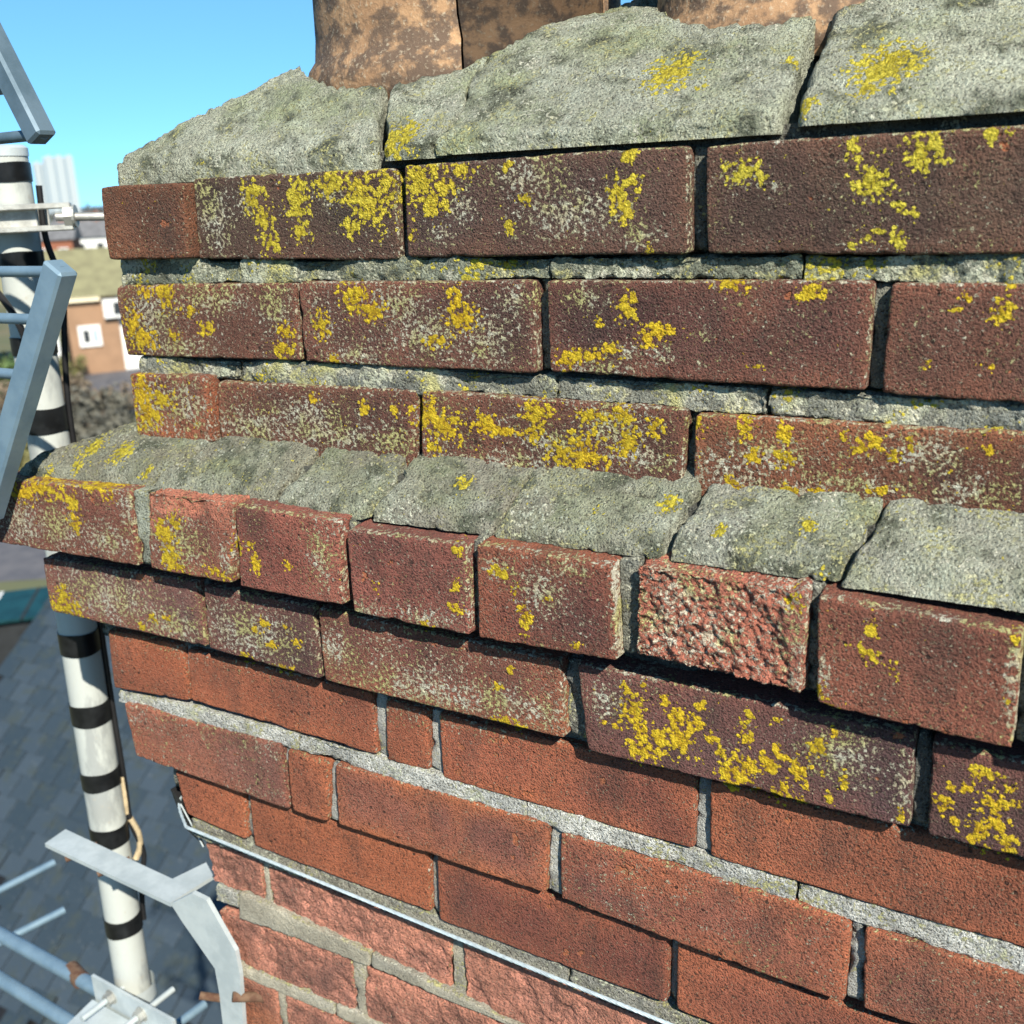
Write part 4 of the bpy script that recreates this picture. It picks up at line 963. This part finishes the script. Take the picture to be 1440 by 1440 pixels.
for k in range(6):
    rs = random.Random(k); b = []
    for (x, y) in ((-sw/2+0.008, 0), (-sw/4, rs.uniform(-0.006, 0.006)), (0, rs.uniform(-0.006, 0.006)), (sw/4, rs.uniform(-0.006, 0.006)), (sw/2-0.008, rs.uniform(-0.012, 0.006)), (sw/2-0.008, sl_len), (-sw/2+0.008, sl_len)): b.append((x, y, 0))
    mm = MB(); mm.prism(b, (0, 0, 0.020)); me = new_mesh('slate', mm.V, mm.F, False); me.materials.append(M_SLATE); me.materials.append(M_LAPSHADE); var.append(me)
    for f_ in me.polygons: f_.material_index = 0 if abs(f_.normal.z) > 0.5 else 1  # edge faces painted near black as the shadow lines at the laps
rot = Matrix((Vector((1, 0, 0)), Vector(ru), Vector(rn))).transposed().to_4x4()
cand = []
s = smin; j = 0
while s < smax:
    x = xmin+(sw/2 if j % 2 else 0)+0.0
    while x < xmax:
        cand.append((x+sw/2 if not (j % 2) else x+sw/2, s)); x += sw
    s += gauge; j += 1
def vis(x, s):
    p = np.array(rp(x, s))+NB0; d = p-CAM; zc = d@CF; X = 720+FPX*(d@CR)/zc; Yp = 720-FPX*(d@CU)/zc
    return -25 < X < 330 and 830 < Yp < 1470
cand = [c for c in cand if vis(*c)]
print('slates', len(cand))
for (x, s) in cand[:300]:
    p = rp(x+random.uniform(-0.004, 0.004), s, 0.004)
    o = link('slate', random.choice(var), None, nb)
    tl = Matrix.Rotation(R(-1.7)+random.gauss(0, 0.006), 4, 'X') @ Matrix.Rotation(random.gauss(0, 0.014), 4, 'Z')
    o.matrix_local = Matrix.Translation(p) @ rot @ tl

# teal roofed shed beyond it
M_TEAL = plain('teal_sheet', (0.008, 0.042, 0.047), 0.4, nz=0.4, nscale=2)
M_DARKW = plain('dark_boards', (0.02, 0.022, 0.024), 0.8, nz=0.3, nscale=4)
M_WHITE = plain('white_paint', (0.62, 0.62, 0.60), 0.6, nz=0.08, nscale=2)
sp = atD((10, 868), 24.0)
sh = thing('garden_shed', 'dark shed with shiny teal sheet roof beyond the slate roof', 'shed', (float(sp[0]), float(sp[1]), GZ), R(38))
hh = sp[2]-GZ
m = MB(); m.box((0, -0.55, hh/2+0.1), (3.0, 1.2, hh+0.4)); m.build('wall', M_DARKW, sh)
m = MB(); m.prism([(-1.7, -1.3, hh+0.30), (1.7, -1.3, hh+0.40), (1.7, 0.1, hh+0.52), (-1.7, 0.1, hh+0.42)], (0, 0, 0.05)); m.build('roof', M_TEAL, sh)
for k in range(5):
    x = -1.5+k*0.72; m = MB(); m.prism([(x, -1.3, hh+0.356+0.03*x), (x+0.06, -1.3, hh+0.356+0.03*x), (x+0.06, 0.1, hh+0.476+0.03*x), (x, 0.1, hh+0.476+0.03*x)], (0, 0, 0.05)); m.build('roof_rib', M_DARKW if k % 2 else M_WHITE, sh)

# ------------------------------------------------------------------ houses, trees and towers in the distance
M_TANW = plain('tan_render', (0.27, 0.165, 0.10), 0.9, nz=0.15, nscale=1)
M_OLIVE = plain('mossy_tiles', (0.20, 0.19, 0.105), 0.95, nscale=1.5, c2=(0.15, 0.14, 0.08))
M_CREAM = plain('cream_paint', (0.70, 0.60, 0.42), 0.7)
M_GLASS = plain('window_glass', (0.03, 0.035, 0.04), 0.1)
M_TILE = plain('brown_tiles', (0.17, 0.10, 0.075), 0.9, nz=0.3, nscale=1)
M_GREYT = plain('grey_tiles', (0.14, 0.14, 0.145), 0.9, nz=0.3, nscale=1)
def facing(P):        # rotation that turns local -Y to the viewer's place
    d = P-CAM; return math.atan2(d[1], d[0])-math.pi/2
hp = atZ((140, 525), GZ); D = np.linalg.norm(hp-CAM); k = D/FPX
ph = thing('gabled_house', 'tan and white house with mossy roof and one small square window', 'house', (float(hp[0]), float(hp[1]), GZ), facing(hp)+R(4))
eh = 100*k*0.98
m = MB(); m.box((0.1, 2.4, eh/2), (62*k, 4.8, eh)); m.build('tan_wall', M_TANW, ph)
m = MB(); m.box((-2.6*1.0-31*k*0.35, 2.0, eh/2+0.05), (50*k, 3.6, eh+0.1)); m.build('white_wall', M_WHITE, ph)
m = MB(); m.box((31*k+2.0, 2.7, eh/2), (4.0, 4.8, eh)); m.build('white_wall', M_WHITE, ph)
m = MB(); m.box((31*k-0.10, -0.15, eh-0.75), (26*k, 0.5, 1.1)); bay = m.build('bay_window', M_WHITE, ph)
m = MB(); m.box((31*k+0.1, -0.42, eh-0.75), (10*k, 0.06, 0.7)); m.build('pane', M_GLASS, bay)
m = MB(); m.box((-0.15*k-0.2, -0.06, eh*0.50), (27*k, 0.14, 27*k)); wf = m.build('window', M_WHITE, ph)
m = MB(); m.box((-0.4, -0.14, eh*0.50), (7*k, 0.06, 15*k)); m.build('pane', M_GLASS, wf)
m = MB(); m.box((0.1, -0.14, eh*0.50), (6*k, 0.06, 15*k)); m.build('pane', plain('sky_glass', (0.3, 0.36, 0.4), 0.1), wf)
m = MB(); m.box((-0.3, -0.2, eh-0.1), (40*k, 0.3, 0.28)); m.build('fascia', M_CREAM, ph)
rh = 7.0
m = MB(); m.prism([(-12, -0.4, eh), (-12, 4.9, rh+0.15), (-12, 10.2, eh)], (22, 0, 0)); m.build('roof', M_OLIVE, ph)
cx = -55*k
m = MB(); m.box((cx, 4.6, rh+0.45), (21*k, 0.8, 2.2)); ch = m.build('chimney', M_TANW, ph)
m = MB(); m.box((cx, 4.0, rh-0.75), (25*k, 0.9, 0.3)); m.build('flashing', M_WHITE, ch)
# two towers
M_TOWER = plain('tower_render', (0.31, 0.35, 0.37), 0.8)
tp0 = atD((84, 296), 1500.0)
for (px, wpx, top, lab) in ((67, 18, 240, 'slim white tower block half hidden by its broader twin'), (93, 35, 234, 'broad white tower block with ribbed front on the horizon')):
    P = atD((px, 300), 1500.0 if px > 80 else 1540.0); kk = 1500/FPX
    T = thing('tower_block', lab, 'tower block', (float(P[0]), float(P[1]), GZ), facing(P))
    ht = P[2]-GZ+(300-top)*kk*1.02
    m = MB(); m.box((0, 8, ht/2), (wpx*kk, 16, ht)); m.build('wall', M_TOWER, T)
    nr = 3 if wpx > 20 else 2
    for i in range(nr):
        x = (i-(nr-1)/2)*wpx*kk/nr
        m = MB(); m.box((x+1.5, -1.2, ht/2+1), (wpx*kk/nr*0.5, 2.4, ht+2)); m.build('rib', M_TOWER, T)
        m = MB(); m.box((x-wpx*kk/nr*0.34, -0.3, ht/2), (2.2, 0.6, ht-4)); m.build('window_strip', plain('tower_glass', (0.18, 0.24, 0.29), 0.3), T)
# scattered far houses
labs = ['cream', 'red brick', 'white', 'brown']; mats = [M_CREAM, M_TANW, M_WHITE, M_WALL]
rs = random.Random(3)
far = [(112, 330, 190, 2, 'white bungalow with grey roof past the tan chimney'), (132, 322, 260, 1, 'tan house with brown roof beyond the white bungalow'), (58, 333, 170, 3, 'brown brick house with grey roof behind the mast clamp'), (152, 318, 300, 0, 'cream house with brown roof next to the top brick corner'),
       (30, 325, 240, 2, 'white house with brown roof just right of the mast'), (100, 312, 420, 3, 'dark brick house below the tower blocks'), (128, 308, 520, 0, 'small cream house far off under the skyline'), (165, 311, 460, 2, 'small white house far off by the brick edge')]
for (px, py, dist, mi, lab) in far:
    P = atD((px, py), dist); P[2] = GZ; wd, dp, ht = rs.uniform(8, 11), 8, rs.uniform(4.5, 5.6)
    Hh = thing('house', lab, 'house', (float(P[0]), float(P[1]), GZ), facing(P)+R(rs.uniform(-20, 20)))
    m = MB(); m.box((0, dp/2, ht/2), (wd, dp, ht)); m.build('wall', mats[mi], Hh)
    m = MB(); m.prism([(-wd/2-0.4, -0.4, ht), (-wd/2-0.4, dp/2, ht+2.6), (-wd/2-0.4, dp+0.4, ht)], (wd+0.8, 0, 0)); m.build('roof', M_GREYT if mi in (2, 3) else M_TILE, Hh)
    for i in range(3):
        for j in range(2):
            m = MB(); m.box((-wd/2+wd*(i+0.5)/3, -0.03, 1.4+2.3*j), (1.3, 0.1, 1.2)); wf = m.build('window', M_WHITE, Hh)
            m = MB(); m.box((-wd/2+wd*(i+0.5)/3, -0.1, 1.4+2.3*j), (1.0, 0.06, 0.9)); m.build('pane', M_GLASS, wf)
    m = MB(); m.box((wd*0.3, dp/2, ht+2.8), (0.8, 0.6, 1.6)); m.build('chimney', M_WALL, Hh)
# shrubs and trees
M_BARK = plain('bark', (0.09, 0.065, 0.045), 0.95, nz=0.4, nscale=8)
def leafm(name, a, b):
    t = NT(name); n = t.noise(1.2, 4, 0.6); f = t.noise(9, 2)
    c = t.mix(t.ss(n, 0.35, 0.65), a, b); c = t.mix(t.math('MULTIPLY', f, 0.5), c, tuple(x*0.55 for x in a)); return t.done(c, 0.9)
LM = {'green': leafm('leaf_green', (0.055, 0.10, 0.03), (0.10, 0.14, 0.05)), 'brown': leafm('leaf_brown', (0.13, 0.095, 0.065), (0.20, 0.16, 0.11)), 'olive': leafm('leaf_olive', (0.09, 0.095, 0.035), (0.17, 0.15, 0.06)), 'grey': leafm('leaf_grey', (0.085, 0.085, 0.07), (0.15, 0.14, 0.11))}
def tree(name, lab, cat, P, rad, ht, kind, n=1100, trunk=0.3, group=None):
    T = thing(name, lab, cat, (float(P[0]), float(P[1]), GZ), random.uniform(0, 6), group)
    m = MB(); m.tube([(0, 0, 0), (0.04*ht, 0.02*ht, ht*trunk), (0.03*ht, 0.05*ht, ht*0.75)], [rad*0.09, rad*0.07, rad*0.03], 8); 
    for q in range(5):
        a = q*1.26; m.tube([(0.04*ht, 0.02*ht, ht*(trunk+0.06*q)), (rad*0.6*math.cos(a), rad*0.6*math.sin(a), ht*(trunk+0.22+0.09*q))], [rad*0.04, rad*0.012], 6)
    m.build('trunk', M_BARK, T, smooth=True)
    cl = [(np.random.normal(0, 0.42, 3)*np.array((rad, rad, ht*0.36))+np.array((0, 0, ht*(0.30+trunk*0.85))), rad*np.random.uniform(0.28, 0.5)) for _ in range(16)]
    V = []; F = []
    for i in range(n):
        c, r_ = cl[np.random.randint(len(cl))]; d = np.random.normal(0, 1, 3); d /= np.linalg.norm(d)
        p = c+d*r_*np.random.uniform(0.5, 1.05); p[2] = max(p[2], 0.05); u_ = np.random.normal(0, 1, 3); u_ /= np.linalg.norm(u_); v_ = np.cross(u_, d); v_ /= np.linalg.norm(v_)+1e-6; s_ = rad*np.random.uniform(0.06, 0.12)
        b = len(V); V += [p-u_*s_, p+v_*s_*0.6, p+u_*s_, p-v_*s_*0.6]; F.append((b, b+1, b+2, b+3))
    link('crown', new_mesh('crown', V, F, False), LM[kind], T)
sh_list = [((95, 575), 1.5, 2.2, 'brown', 'brown leafless shrub beside the taped mast'), ((128, 600), 1.7, 2.4, 'grey', 'grey-brown scrubby shrub above the mortar ledge'), ((168, 590), 1.4, 1.8, 'brown', 'reddish brown low shrub by the driveway'),
           ((150, 628), 1.6, 2.0, 'grey', 'dull grey shrub just beyond the mortar ledge'), ((4, 560), 1.9, 3.4, 'green', 'bright green bush between the reflector rods'), ((14, 640), 1.7, 2.3, 'grey', 'dark scrub behind the lower reflector rail'), ((-12, 690), 2.0, 2.2, 'olive', 'olive bush beside the road'), ((98, 535), 1.2, 1.7, 'olive', 'olive shrub below the white wall'), ((20, 600), 1.6, 2.4, 'brown', 'brown hedge plant under the reflector rods')]
for (p, r_, h_, kd, lb) in sh_list: tree('shrub', lb, 'shrub', atZ(p, GZ), r_, h_, kd, 900, 0.12)
for (px, dist, r_, h_, kd, lb) in ((122, 215, 3.6, 7.5, 'olive', 'yellow-green tree next to the tan chimney'), (140, 230, 3.2, 6.5, 'grey', 'bare grey tree beside the olive tree'), (45, 205, 3.6, 7.0, 'olive', 'olive tree behind the mast clamp'), (158, 380, 5.0, 8.0, 'green', 'dark green tree near the skyline'), (104, 620, 8.0, 9.5, 'grey', 'wide grey tree at the foot of the towers'), (60, 700, 9.0, 9.5, 'green', 'wide green tree at the foot of the slim tower'), (135, 800, 9.0, 9.5, 'grey', 'far wide grey tree on the skyline')):
    tree('tree', lb, 'tree', atD((px, 320), dist), r_, h_, kd, 900, 0.25)
